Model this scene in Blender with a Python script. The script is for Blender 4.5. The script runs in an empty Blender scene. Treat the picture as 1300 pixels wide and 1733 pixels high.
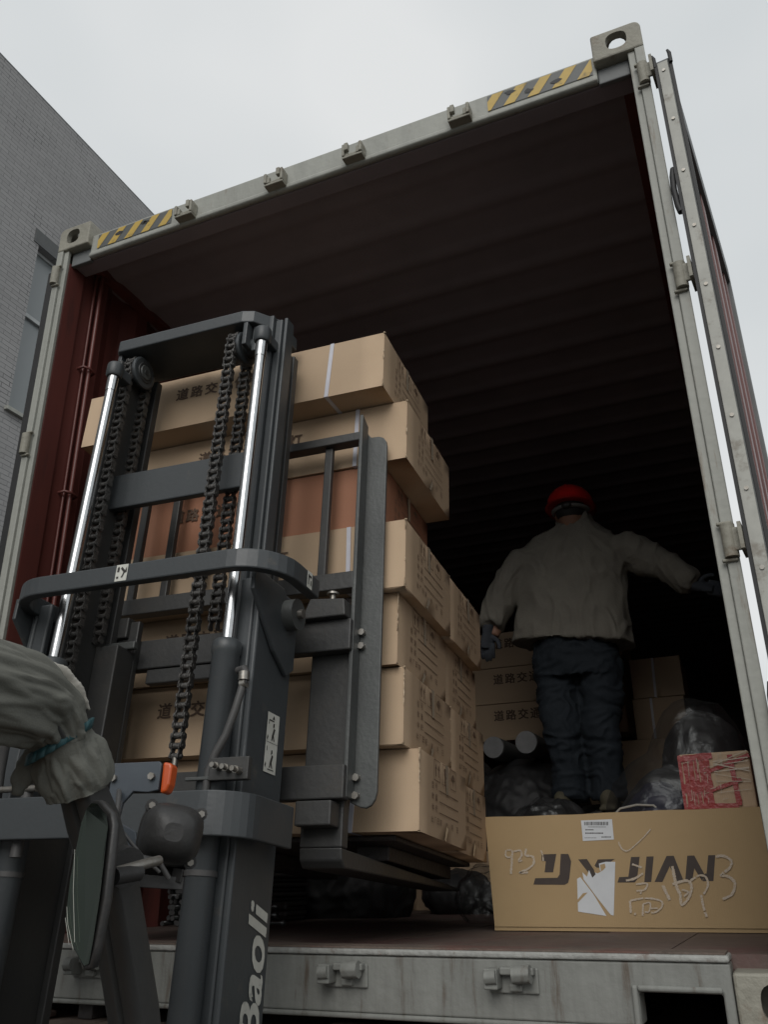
import bpy, bmesh, math, random
from mathutils import Matrix, Vector, Euler
from mathutils import noise as mnoise
R=math.radians; PI=math.pi
random.seed(7)
S=bpy.context.scene; COL=S.collection
# ---------------- camera
CAM=Vector((2.41357,-2.12625,0.29286)); yaw,pitch,roll=0.404939,0.410287,-0.011105
fw=Vector((-math.sin(yaw)*math.cos(pitch),math.cos(yaw)*math.cos(pitch),math.sin(pitch)))
rt0=Vector((math.cos(yaw),math.sin(yaw),0)); up0=rt0.cross(fw)
rt=math.cos(roll)*rt0+math.sin(roll)*up0; up=-math.sin(roll)*rt0+math.cos(roll)*up0
cam=bpy.data.cameras.new('camera'); co=bpy.data.objects.new('camera',cam); COL.objects.link(co)
mm=Matrix((rt,up,-fw)).transposed().to_4x4(); mm.translation=CAM; co.matrix_world=mm
cam.sensor_fit='HORIZONTAL'; cam.sensor_width=36; cam.lens=36*1446.3/1300; cam.clip_start=.02; cam.clip_end=2000
S.camera=co
# ---------------- sky and light
w=bpy.data.worlds.new('World'); S.world=w; w.use_nodes=True; nt=w.node_tree; nt.nodes.clear()
def N(nt,t,**k):
    n=nt.nodes.new(t)
    for a,b in k.items(): setattr(n,a,b)
    return n
sk=N(nt,'ShaderNodeTexSky',sky_type='NISHITA',sun_disc=False); sk.sun_elevation=R(48); sk.sun_rotation=R(200); sk.air_density=1; sk.dust_density=3
hs=N(nt,'ShaderNodeHueSaturation'); hs.inputs['Saturation'].default_value=.12; hs.inputs['Value'].default_value=.1
tc=N(nt,'ShaderNodeTexCoord'); mp=N(nt,'ShaderNodeMapping'); mp.inputs['Scale'].default_value=(1,1,1.6)
nz=N(nt,'ShaderNodeTexNoise'); nz.inputs['Scale'].default_value=1.7; nz.inputs['Detail'].default_value=3; nz.inputs['Roughness'].default_value=.45
cr=N(nt,'ShaderNodeValToRGB'); cr.color_ramp.elements[0].position=.36; cr.color_ramp.elements[0].color=(.56,.60,.62,1); cr.color_ramp.elements[1].position=.66; cr.color_ramp.elements[1].color=(.74,.755,.76,1)
mx=N(nt,'ShaderNodeMix',data_type='RGBA'); mx.inputs[0].default_value=.9
bg=N(nt,'ShaderNodeBackground'); wo=N(nt,'ShaderNodeOutputWorld')
L=nt.links.new
L(sk.outputs[0],hs.inputs['Color']); L(tc.outputs['Generated'],mp.inputs[0]); L(mp.outputs[0],nz.inputs['Vector']); L(nz.outputs['Fac'],cr.inputs[0])
L(hs.outputs[0],mx.inputs[6]); L(cr.outputs[0],mx.inputs[7]); L(mx.outputs[2],bg.inputs[0]); L(bg.outputs[0],wo.inputs[0]); bg.inputs[1].default_value=1.0
sl=bpy.data.lights.new('sun','SUN'); sl.energy=1.3; sl.angle=R(40); sl.color=(1,.97,.93)
so=bpy.data.objects.new('sun',sl); COL.objects.link(so); so.rotation_euler=(R(54),0,R(12)); so.location=(0,-5,20)
S.view_settings.view_transform='Standard'; S.view_settings.look='None'; S.view_settings.exposure=.12; S.view_settings.gamma=1
S.cycles.max_bounces=8; S.cycles.diffuse_bounces=4

# ---------------- materials
MATS={}
def mat(name,c,rough=.6,metal=0,c2=None,scale=8,amt=.5,bump=0,bscale=60,spec=.5,streak=False,dirt=None,dirtscale=5,dirtamt=.5,thr=.55,coat=0,rvar=0):
    m=bpy.data.materials.new(name); m.use_nodes=True; t=m.node_tree; b=t.nodes['Principled BSDF']; l=t.links.new
    b.inputs['Roughness'].default_value=rough; b.inputs['Metallic'].default_value=metal; b.inputs['Specular IOR Level'].default_value=spec
    if coat: b.inputs['Coat Weight'].default_value=coat; b.inputs['Coat Roughness'].default_value=.15
    tc=N(t,'ShaderNodeTexCoord'); mp=N(t,'ShaderNodeMapping'); l(tc.outputs['Object'],mp.inputs[0])
    if streak: mp.inputs['Scale'].default_value=(3,3,.35)
    n=N(t,'ShaderNodeTexNoise'); n.inputs['Scale'].default_value=scale; n.inputs['Detail'].default_value=6; n.inputs['Roughness'].default_value=.65; l(mp.outputs[0],n.inputs['Vector'])
    c2=c2 or tuple(x*.75 for x in c)
    r=N(t,'ShaderNodeValToRGB'); r.color_ramp.elements[0].position=.5-.5*amt; r.color_ramp.elements[1].position=.5+.5*amt
    r.color_ramp.elements[0].color=(*c,1); r.color_ramp.elements[1].color=(*c2,1); l(n.outputs['Fac'],r.inputs[0]); out=r.outputs[0]
    if dirt:
        d=N(t,'ShaderNodeTexNoise'); d.inputs['Scale'].default_value=dirtscale; d.inputs['Detail'].default_value=8; d.inputs['Roughness'].default_value=.7; l(mp.outputs[0],d.inputs['Vector'])
        dr=N(t,'ShaderNodeValToRGB'); dr.color_ramp.elements[0].position=thr; dr.color_ramp.elements[1].position=min(1,thr+.12); dr.color_ramp.elements[0].color=(0,0,0,1); dr.color_ramp.elements[1].color=(dirtamt,)*3+(1,)
        l(d.outputs['Fac'],dr.inputs[0]); x=N(t,'ShaderNodeMix',data_type='RGBA'); l(dr.outputs[0],x.inputs[0]); l(out,x.inputs[6]); x.inputs[7].default_value=(*dirt,1); out=x.outputs[2]
    l(out,b.inputs['Base Color'])
    if rvar:
        mr=N(t,'ShaderNodeMapRange'); mr.inputs[3].default_value=max(0,rough-rvar); mr.inputs[4].default_value=min(1,rough+rvar); l(n.outputs['Fac'],mr.inputs[0]); l(mr.outputs[0],b.inputs['Roughness'])
    if bump:
        n2=N(t,'ShaderNodeTexNoise'); n2.inputs['Scale'].default_value=bscale; n2.inputs['Detail'].default_value=4; l(tc.outputs['Object'],n2.inputs['Vector'])
        bp=N(t,'ShaderNodeBump'); bp.inputs['Strength'].default_value=bump; bp.inputs['Distance'].default_value=.01; l(n2.outputs['Fac'],bp.inputs['Height']); l(bp.outputs[0],b.inputs['Normal'])
    MATS[name]=m; return m
mat('frame_paint',(.34,.345,.31),.55,c2=(.25,.255,.23),scale=5,streak=True,bump=.2,bscale=40,dirt=(.15,.10,.06),dirtscale=11,dirtamt=.75,thr=.59)
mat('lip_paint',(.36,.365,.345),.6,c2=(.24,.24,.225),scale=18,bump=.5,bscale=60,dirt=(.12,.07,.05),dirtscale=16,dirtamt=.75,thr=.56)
mat('sill_shaded_paint',(.235,.24,.222),.6,c2=(.155,.158,.145),scale=9,streak=True,bump=.3,bscale=25,dirt=(.10,.075,.055),dirtscale=9,dirtamt=.8,thr=.56)  # darker copy of the frame paint; the sill's shade is in its colour
mat('casting_paint',(.30,.29,.24),.65,c2=(.21,.20,.165),scale=14,bump=.4,bscale=50,dirt=(.13,.08,.045),dirtscale=12,dirtamt=.7,thr=.57)
mat('maroon',(.15,.045,.037),.42,c2=(.095,.030,.026),scale=3,bump=.1,bscale=12,dirt=(.06,.03,.028),dirtamt=.6,streak=True,rvar=.12)
mat('roof_interior',(.27,.235,.255),.7,c2=(.21,.185,.20),scale=3,spec=.2)
mat('door_grey',(.16,.17,.17),.6,c2=(.11,.115,.115),scale=10)
mat('retainer',(.42,.42,.38),.5,c2=(.32,.32,.29),scale=20,dirt=(.12,.09,.06),dirtscale=14,dirtamt=.6)
mat('rubber',(.012,.012,.013),.6,c2=(.02,.02,.02))
mat('yellow_tape',(.52,.35,.06),.5,c2=(.42,.29,.07),scale=20,dirt=(.08,.06,.03),dirtscale=14,dirtamt=.8)
mat('black_tape',(.075,.08,.08),.5,c2=(.10,.105,.10),scale=20)
def floor_mat():
    m=mat('wood_floor',(.13,.095,.08),.7,c2=(.075,.058,.05),scale=5,bump=.5,bscale=30,dirt=(.11,.055,.05),dirtscale=3,dirtamt=.7,thr=.5)
floor_mat()
mat('plank',(.16,.12,.095),.8,c2=(.09,.07,.06),scale=7,bump=.6,bscale=40,dirt=(.13,.05,.04),dirtscale=4,dirtamt=.6,thr=.52)
mat('trailer_steel',(.03,.03,.032),.6,c2=(.05,.04,.035),scale=6,bump=.3)
mat('mast_grey',(.052,.058,.062),.42,c2=(.04,.045,.048),scale=5,bump=.05,bscale=90,dirt=(.10,.09,.075),dirtscale=13,dirtamt=.6,thr=.6,rvar=.14)
mat('mast_dark',(.030,.031,.032),.5,c2=(.044,.043,.040),scale=9,bump=.10,bscale=70,dirt=(.06,.05,.04),dirtscale=9,dirtamt=.4,thr=.6,rvar=.15)
mat('worn_steel',(.078,.083,.08),.48,c2=(.05,.053,.052),scale=5,bump=.12,bscale=90,dirt=(.34,.31,.27),dirtscale=30,dirtamt=.7,thr=.70,rvar=.12)
mat('bracket_blue',(.06,.075,.09),.5,c2=(.045,.055,.07),scale=20,dirt=(.1,.09,.08),dirtscale=20,dirtamt=.5)
mat('chrome',(.62,.63,.64),.2,1,c2=(.5,.5,.5),scale=30,rvar=.08)
mat('chain_steel',(.11,.105,.10),.42,.45,c2=(.05,.048,.045),scale=40,bump=.4,bscale=150)
mat('bolt_steel',(.33,.32,.30),.4,.8,c2=(.2,.18,.15),scale=60)
mat('orange_lens',(.60,.095,.015),.35,c2=(.48,.07,.01),coat=.2)
mat('black_plastic',(.022,.022,.022),.5,c2=(.035,.034,.033),scale=12,bump=.15,dirt=(.07,.065,.06),dirtscale=10,dirtamt=.35,thr=.55)
mat('hose_rubber',(.05,.05,.05),.5,c2=(.075,.072,.07),scale=20)
mat('mirror_glass',(.20,.245,.21),.10,1,c2=(.17,.215,.18),scale=3)
mat('canvas',(.155,.155,.135),.8,c2=(.115,.117,.10),scale=5,bump=.15,bscale=320,dirt=(.09,.09,.08),dirtscale=4,dirtamt=.5,thr=.55)
mat('canvas_pale',(.32,.31,.28),.8,c2=(.25,.24,.21),scale=8,bump=.2,bscale=60)
mat('teal',(.025,.085,.095),.6,c2=(.02,.065,.075),scale=30)
mat('sticker_white',(.6,.6,.55),.5,c2=(.5,.5,.45),scale=30,dirt=(.25,.24,.2),dirtscale=20,dirtamt=.5)
mat('ink',(.025,.023,.022),.7,c2=(.04,.036,.032),scale=40)
mat('letter_white',(.55,.55,.50),.55,c2=(.42,.42,.38),scale=20,dirt=(.12,.12,.11),dirtscale=15,dirtamt=.8,thr=.6)
def carton(name,c,c2):
    m=mat(name,c,.75,c2=c2,scale=3,amt=.7,bump=.10,bscale=9)
    t=m.node_tree; b=t.nodes['Principled BSDF']; l=t.links.new
    # faint corrugation flutes
    wv=N(t,'ShaderNodeTexWave'); wv.wave_type='BANDS'; wv.bands_direction='X'; wv.inputs['Scale'].default_value=45; wv.inputs['Distortion'].default_value=.6
    tc=[n for n in t.nodes if n.type=='TEX_COORD'][0]; l(tc.outputs['Object'],wv.inputs['Vector'])
    bp=N(t,'ShaderNodeBump'); bp.inputs['Strength'].default_value=.05; bp.inputs['Distance'].default_value=.002; l(wv.outputs['Fac'],bp.inputs['Height'])
    old=b.inputs['Normal'].links[0].from_socket; l(old,bp.inputs['Normal']); l(bp.outputs[0],b.inputs['Normal'])
carton('cardboard',(.48,.35,.232),(.40,.29,.19))
carton('cardboard_red',(.36,.165,.095),(.31,.14,.08))
carton('cardboard_ochre',(.41,.29,.15),(.35,.243,.125))
mat('card_edge',(.55,.45,.33),.8,c2=(.42,.3,.18),scale=80)
mat('card_print',(.075,.045,.03),.75,c2=(.13,.085,.055),scale=60,amt=.4)
mat('side_print',(.13,.085,.055),.75,c2=(.20,.13,.085),scale=90,amt=.5)
mat('print_dark',(.045,.033,.028),.7,c2=(.06,.045,.038),scale=30)
mat('strap',(.55,.55,.60),.35,c2=(.48,.48,.53),scale=30)
mat('clear_tape_glint',(.5,.42,.32),.15,c2=(.4,.33,.24),scale=60,coat=.4)  # clear tape on the cartons, painted glints on the small box
mat('paper',(.62,.64,.66),.7,c2=(.55,.57,.59),scale=20)
mat('chalk',(.52,.48,.43),.9,c2=(.42,.31,.19),scale=330,amt=.22)
mat('jacket',(.215,.20,.165),.85,c2=(.165,.15,.125),scale=11,bump=.35,bscale=120)
mat('trousers',(.012,.018,.025),.85,c2=(.009,.014,.020),scale=7,bump=.3,bscale=60)
mat('skin',(.32,.17,.11),.6)
mat('hair',(.02,.018,.017),.7)
mat('helmet_red',(.75,.02,.018),.35,c2=(.45,.012,.01),coat=.3)
mat('glove',(.05,.058,.065),.85,c2=(.05,.055,.07),scale=30)
mat('glove_grey',(.18,.18,.17),.85)
mat('boot',(.10,.09,.055),.8,c2=(.07,.06,.04),scale=20)
mat('black_bag',(.022,.022,.023),.6,c2=(.03,.03,.03),bump=.3,bscale=20)
mat('navy_bag',(.02,.022,.035),.45,c2=(.03,.03,.045),bump=.4,bscale=25)
mat('grey_cloth',(.06,.06,.058),.8,c2=(.09,.088,.08),bump=.3)
mat('red_wrap',(.30,.018,.022),.35,c2=(.28,.06,.05),scale=45,amt=.5,bump=.5,bscale=60)
mat('roll_end',(.20,.20,.20),.7,c2=(.13,.13,.13),scale=20)
mat('galv',(.30,.31,.31),.35,.85,c2=(.2,.2,.2),scale=40)
mat('asphalt',(.06,.06,.058),.9,c2=(.09,.088,.083),scale=1.5,bump=.6,bscale=80)
mat('window_frame',(.42,.44,.44),.5)
mat('window_glass',(.20,.22,.225),.35,c2=(.17,.19,.195),scale=1,coat=.3)
mat('lintel',(.10,.105,.105),.7)
mat('yellow_body',(.5,.2,.02),.4)
mat('tyre',(.015,.015,.015),.8,bump=.3)
def film():
    m=bpy.data.materials.new('clear_film'); m.use_nodes=True; t=m.node_tree; b=t.nodes['Principled BSDF']; l=t.links.new
    tr=N(t,'ShaderNodeBsdfTransparent'); ms=N(t,'ShaderNodeMixShader'); gl=N(t,'ShaderNodeBsdfGlossy'); gl.inputs['Roughness'].default_value=.42; gl.inputs['Color'].default_value=(.30,.31,.31,1)
    tc=N(t,'ShaderNodeTexCoord'); n=N(t,'ShaderNodeTexNoise'); n.inputs['Scale'].default_value=7; n.inputs['Detail'].default_value=3; n.inputs['Distortion'].default_value=2; l(tc.outputs['Object'],n.inputs['Vector'])
    bp=N(t,'ShaderNodeBump'); bp.inputs['Strength'].default_value=.45; bp.inputs['Distance'].default_value=.03; l(n.outputs['Fac'],bp.inputs['Height']); l(bp.outputs[0],gl.inputs['Normal'])
    lw=N(t,'ShaderNodeLayerWeight'); lw.inputs[0].default_value=.35; mr=N(t,'ShaderNodeMapRange'); mr.inputs[3].default_value=.12; mr.inputs[4].default_value=.45
    l(lw.outputs['Facing'],mr.inputs[0]); l(mr.outputs[0],ms.inputs[0]); l(tr.outputs[0],ms.inputs[1]); l(gl.outputs[0],ms.inputs[2]); l(ms.outputs[0],t.nodes['Material Output'].inputs[0]); t.nodes.remove(b)
    MATS['clear_film']=m
film()
def brick():
    m=bpy.data.materials.new('painted_brick'); m.use_nodes=True; t=m.node_tree; b=t.nodes['Principled BSDF']; l=t.links.new
    tc=N(t,'ShaderNodeTexCoord'); sp=N(t,'ShaderNodeSeparateXYZ'); cb=N(t,'ShaderNodeCombineXYZ'); l(tc.outputs['Object'],sp.inputs[0])
    l(sp.outputs['Y'],cb.inputs['X']); l(sp.outputs['Z'],cb.inputs['Y'])
    br=N(t,'ShaderNodeTexBrick'); br.inputs['Scale'].default_value=1; br.inputs['Brick Width'].default_value=.25; br.inputs['Row Height'].default_value=.068; br.inputs['Mortar Size'].default_value=.006; br.inputs['Mortar Smooth'].default_value=.6
    br.inputs['Color1'].default_value=(.305,.303,.30,1); br.inputs['Color2'].default_value=(.27,.268,.266,1); br.inputs['Mortar'].default_value=(.20,.20,.205,1)
    l(cb.outputs[0],br.inputs['Vector'])
    n=N(t,'ShaderNodeTexNoise'); n.inputs['Scale'].default_value=.5; n.inputs['Detail'].default_value=8; l(cb.outputs[0],n.inputs['Vector'])
    mr=N(t,'ShaderNodeMapRange'); mr.inputs[3].default_value=.78; mr.inputs[4].default_value=1.15; l(n.outputs['Fac'],mr.inputs[0])
    x=N(t,'ShaderNodeVectorMath',operation='SCALE'); l(br.outputs['Color'],x.inputs[0]); l(mr.outputs[0],x.inputs['Scale']);
    # some open mortar joints
    n2=N(t,'ShaderNodeTexNoise'); n2.inputs['Scale'].default_value=1.3; n2.inputs['Detail'].default_value=5; l(cb.outputs[0],n2.inputs['Vector'])
    gt=N(t,'ShaderNodeMapRange'); gt.inputs[1].default_value=.52; gt.inputs[2].default_value=.66; l(n2.outputs['Fac'],gt.inputs[0])
    mu=N(t,'ShaderNodeMath',operation='MULTIPLY'); l(gt.outputs[0],mu.inputs[0]); l(br.outputs['Fac'],mu.inputs[1])
    mx=N(t,'ShaderNodeMix',data_type='RGBA'); l(mu.outputs[0],mx.inputs[0]); l(x.outputs[0],mx.inputs[6]); mx.inputs[7].default_value=(.085,.085,.09,1); l(mx.outputs[2],b.inputs['Base Color'])
    bp=N(t,'ShaderNodeBump'); bp.invert=True; bp.inputs['Strength'].default_value=.7; bp.inputs['Distance'].default_value=.01; l(br.outputs['Fac'],bp.inputs['Height']); l(bp.outputs[0],b.inputs['Normal']); b.inputs['Roughness'].default_value=.7
    MATS['painted_brick']=m
brick()

# ---------------- mesh helpers
TXT={}
def text_mesh(body,bold=.0):
    k=(body,bold)
    if k not in TXT:
        c=bpy.data.curves.new('t','FONT'); c.body=body; c.size=1; c.offset=bold; c.align_x='LEFT'; c.resolution_u=3
        o=bpy.data.objects.new('t',c); COL.objects.link(o); bpy.context.view_layer.update()
        me=bpy.data.meshes.new_from_object(o); vs=[v.co.copy() for v in me.vertices]; fs=[list(p.vertices) for p in me.polygons]
        xs=[v.x for v in vs]; ys=[v.y for v in vs]; x0,x1,y0,y1=min(xs),max(xs),min(ys),max(ys)
        TXT[k]=([((v.x-x0)/(x1-x0),(v.y-y0)/(y1-y0)) for v in vs],fs)
        bpy.data.objects.remove(o); bpy.data.meshes.remove(me); bpy.data.curves.remove(c)
    return TXT[k]
class MB:
    def __init__(s,xf=None): s.v=[]; s.f=[]; s.m=[]; s.mats=[]; s.cur=0; s.xf=xf; s.sm=[]; s.smooth=False
    def mat(s,n):
        if n not in s.mats: s.mats.append(n)
        s.cur=s.mats.index(n); return s
    def add(s,vs,fs,smooth=None):
        b=len(s.v); s.v+= [Vector(v) for v in vs]
        for f in fs: s.f.append([i+b for i in f]); s.m.append(s.cur); s.sm.append(s.smooth if smooth is None else smooth)
        return s
    def box(s,x0,x1,y0,y1,z0,z1,M=None):
        vs=[Vector((x,y,z)) for z in(z0,z1) for y in(y0,y1) for x in(x0,x1)]
        if M: vs=[M@v for v in vs]
        return s.add(vs,[(0,2,3,1),(4,5,7,6),(0,1,5,4),(2,6,7,3),(0,4,6,2),(1,3,7,5)],False)
    def bar(s,a,b,w,h,upv=(0,0,1)):
        a=Vector(a);b=Vector(b);d=(b-a).normalized();u=Vector(upv); x=d.cross(u)
        if x.length<1e-4: x=d.cross(Vector((0,1,0)))
        x.normalize(); y=x.cross(d); vs=[p+x*sx*w/2+y*sy*h/2 for p in(a,b) for sx,sy in((-1,-1),(1,-1),(1,1),(-1,1))]
        return s.add(vs,[(0,1,2,3),(7,6,5,4),(0,4,5,1),(1,5,6,2),(2,6,7,3),(3,7,4,0)],False)
    def tube(s,pts,r,n=12,cap=True,smooth=True,twist=0):
        pts=[Vector(p) for p in pts]; rs=r if isinstance(r,(list,tuple)) else [r]*len(pts)
        vs=[];fs=[];prev=None
        for i,p in enumerate(pts):
            d=(pts[min(i+1,len(pts)-1)]-pts[max(i-1,0)]).normalized()
            if prev is None: x=d.orthogonal().normalized()
            else: x=(prev-d*prev.dot(d)).normalized()
            prev=x;y=d.cross(x)
            for k in range(n):
                a=2*PI*k/n+twist; q=rs[i]; qx,qy=(q if isinstance(q,tuple) else (q,q)); vs.append(p+x*math.cos(a)*qx+y*math.sin(a)*qy)
        for i in range(len(pts)-1):
            for k in range(n): fs.append((i*n+k,i*n+(k+1)%n,(i+1)*n+(k+1)%n,(i+1)*n+k))
        s.add(vs,fs,smooth)
        if cap:
            s.add(vs[:n],[tuple(range(n))[::-1]],False); s.add(vs[-n:],[tuple(range(n))],False)
        return s
    def cyl(s,a,b,r,n=16): return s.tube([a,b],r,n)
    def rings(s,rings,cap=True,smooth=True):
        n=len(rings[0]); vs=[v for r in rings for v in r]; fs=[]
        for i in range(len(rings)-1):
            for k in range(n): fs.append((i*n+k,i*n+(k+1)%n,(i+1)*n+(k+1)%n,(i+1)*n+k))
        s.add(vs,fs,smooth)
        if cap: s.add(rings[0],[tuple(range(n))[::-1]],smooth); s.add(rings[-1],[tuple(range(n))],smooth)
        return s
    def prism(s,poly,a,b,axis='y'):   # poly in the 2 other axes (order x,z for y; y,z for x; x,y for z)
        def P(p,t): return {'y':(p[0],t,p[1]),'x':(t,p[0],p[1]),'z':(p[0],p[1],t)}[axis]
        n=len(poly); vs=[P(p,a) for p in poly]+[P(p,b) for p in poly]
        fs=[tuple(range(n)),tuple(range(2*n-1,n-1,-1))]+[(i,i+n,(i+1)%n+n,(i+1)%n) for i in range(n)]
        return s.add(vs,fs,False)
    def ell(s,c,r,n=16,m=10,M=None):
        c=Vector(c); rg=[]
        for j in range(1,m):
            t=PI*j/m; ring=[]
            for k in range(n):
                a=2*PI*k/n; q=Vector((r[0]*math.sin(t)*math.cos(a),r[1]*math.sin(t)*math.sin(a),-r[2]*math.cos(t)))
                if M: q=M@q
                ring.append(c+q)
            rg.append(ring)
        return s.rings(rg)
    def text(s,body,O,X,Y,bold=.0):    # fitted into the box O, O+X, O+Y
        v,f=text_mesh(body,0); O=Vector(O);X=Vector(X);Y=Vector(Y); nn=X.cross(Y).normalized()
        k=bold*1.0
        for i,(dx,dy) in enumerate(((0,0),) if not bold else ((-k,-k*.6),(k,k*.6),(k,-k*.6),(-k,k*.6))): s.add([O+X*(a+dx)+Y*(b+dy)+nn*.00025*i for a,b in v],f,False)
        return s
    def hole_plate(s,c,X,Y,Nn,hx,hy,rx,ry,t,p=2.6,cx=0,cy=0,n=40):
        # rectangular plate (half sizes hx,hy) centred c, axes X,Y, thickness t along Nn with a superellipse hole
        c=Vector(c);X=Vector(X);Y=Vector(Y);Nn=Vector(Nn); o=[];i=[]
        angs=sorted([2*PI*k/n for k in range(n)]+[math.atan2(sy*hy-cy,sx*hx-cx)%(2*PI) for sx in(-1,1) for sy in(-1,1)])
        for a in angs:
            ca,sa=math.cos(a),math.sin(a)
            ts=[]
            if ca>1e-9: ts.append((hx-cx)/ca)
            if ca<-1e-9: ts.append((-hx-cx)/ca)
            if sa>1e-9: ts.append((hy-cy)/sa)
            if sa<-1e-9: ts.append((-hy-cy)/sa)
            k=min(ts); o.append((cx+k*ca,cy+k*sa))
            q=(abs(ca/rx)**p+abs(sa/ry)**p)**(-1/p); i.append((cx+q*ca,cy+q*sa))
        n=len(angs); V=lambda P,h:[c+X*a+Y*b+Nn*h for a,b in P]
        vs=V(o,0)+V(i,0)+V(o,-t)+V(i,-t); fs=[]
        for k in range(n):
            j=(k+1)%n; fs+=[(k,j,n+j,n+k),(2*n+j,2*n+k,3*n+k,3*n+j),(n+k,n+j,3*n+j,3*n+k),(j,k,2*n+k,2*n+j)]
        return s.add(vs,fs,False)
    def build(s,name,parent=None,loc=(0,0,0),bevel=0,seg=2,merge=False,fixn=False):
        me=bpy.data.meshes.new(name); vs=[(s.xf@v if s.xf else v) for v in s.v]
        if parent is not None and parent.type=='EMPTY' or parent is not None: off=WORLD[parent.name]
        else: off=Vector(loc)
        me.from_pydata([v-off for v in vs],[],s.f)
        for n in s.mats: me.materials.append(MATS[n])
        me.polygons.foreach_set('material_index',s.m); me.polygons.foreach_set('use_smooth',s.sm)
        if fixn or merge:
            bm=bmesh.new(); bm.from_mesh(me)
            if merge: bmesh.ops.remove_doubles(bm,verts=bm.verts,dist=1e-5)
            bmesh.ops.recalc_face_normals(bm,faces=bm.faces); bm.to_mesh(me); bm.free()
        me.update(); o=bpy.data.objects.new(name,me); COL.objects.link(o)
        if parent is not None: o.parent=parent; WORLD[o.name]=off
        else: o.location=off; WORLD[o.name]=off
        if bevel:
            b=o.modifiers.new('bevel','BEVEL'); b.width=bevel; b.segments=seg; b.limit_method='ANGLE'; b.angle_limit=R(40)
        return o
WORLD={}
def thing(name,label,cat,loc,group=None):
    o=bpy.data.objects.new(name,None); COL.objects.link(o); o.location=loc; o.empty_display_size=.2; o['label']=label; o['category']=cat
    if group: o['group']=group
    WORLD[o.name]=Vector(loc); return o
def tag(o,label,cat,group=None):
    o['label']=label; o['category']=cat
    if group: o['group']=group
    return o
def struct(o): o['kind']='structure'; return o

# ================= SETTING
GZ=-1.34
g=MB().mat('asphalt'); g.add([(-400,-400,GZ),(400,-400,GZ),(400,400,GZ),(-400,400,GZ)],[(0,1,2,3)]); struct(g.build('ground'))
# building with painted brick wall
bx=-6.0; top=11.3
bld=thing('brick_building','long building of grey painted brick with a tall window, left of the container','building',(bx,6,GZ))
wy0,wy1,wz0,wz1=4.92,6.0,6.12,8.82
wb=MB().mat('painted_brick')
wb.box(bx-.3,bx,-12,wy0,GZ,top); wb.box(bx-.3,bx,wy1,40,GZ,top); wb.box(bx-.3,bx,wy0,wy1,GZ,wz0); wb.box(bx-.3,bx,wy0,wy1,wz1,top)
wb.box(bx-12,bx-.3,-12,-11.7,GZ,top); wb.box(bx-12,bx-.3,39.7,40,GZ,top); wb.build('wall',bld)
MB().mat('lintel').box(bx-12,bx-.31,-11.69,39.69,top-.4,top-.1).build('roof',bld)
MB().mat('window_frame').box(bx-.31,bx+.01,-12.02,40.02,top+.001,top+.02).build('coping',bld,bevel=.01)
def window(y0,y1,z0,z1):
    f=MB().mat('window_frame'); x=bx-.10
    for a,b,c,d in((y0,y0+.05,z0,z1),(y1-.05,y1,z0,z1),(y0+.05,y1-.05,z1-.05,z1),(y0+.05,y1-.05,z0,z0+.05)): f.box(x-.05,x,a,b,c,d)
    zt=z0+(z1-z0)*.58; f.box(x-.05,x+.02,y0+.05,y1-.05,zt-.03,zt+.03); f.box(x-.05,x-.005,(y0+y1)/2-.02,(y0+y1)/2+.02,z0+.05,zt-.03)
    w_=f.build('window',bld,bevel=.004)
    MB().mat('window_glass').box(x-.035,x-.028,y0+.04,y1-.04,z0+.04,z1-.04).build('pane',w_)
    MB().mat('frame_paint').box(bx-.1,bx+.06,y0-.06,y1+.06,z0-.06,z0-.004).build('sill',w_,bevel=.004)
    MB().mat('lintel').box(bx-.1,bx+.012,y0-.1,y1+.1,z1+.002,z1+.24).build('lintel',w_,bevel=.004)
window(wy0,wy1,wz0,wz1)

# ================= CONTAINER
W=2.438; H=2.896; CL=12.19
cont=thing('shipping_container','grey framed shipping container standing open with a maroon interior','container',(W/2,0,0))
def post(sx):
    m=MB().mat('frame_paint')
    X=(lambda a:a) if sx<0 else (lambda a:W-a)
    def bx_(a0,a1,*r):
        p,q=sorted((X(a0),X(a1))); m.box(p,q,*r)
    bx_(.0,.030,-.004,.05,.118,H-.118)         # outer rounded bar
    bx_(.030,.053,.006,.022,.118,H-.118)      # face
    m.mat('maroon'); bx_(.047,.053,.0225,.115,.14,H-.17)      # inner return
    bx_(.002,.010,.05,.16,.118,H-.118)
    o=m.build('corner_post',cont,bevel=.006)
    for zc in (2.645,1.85,1.05,.30):
        h=MB().mat('casting_paint'); x=X(.012)
        x=X(.016); h.cyl((x,-.010,zc-.042),(x,-.010,zc+.042),.0175,14)
        if sx>0: h.box(W-.016,W+.022,-.024,-.016,zc-.030,zc+.030)
        p,q=sorted((X(.004),X(.040))); h.box(p,q,-.014,.0,zc-.052,zc-.044); h.box(p,q,-.014,.0,zc+.044,zc+.052)
        h.build('hinge',o,bevel=.003)
    return o
post(-1); post(1)
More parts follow.
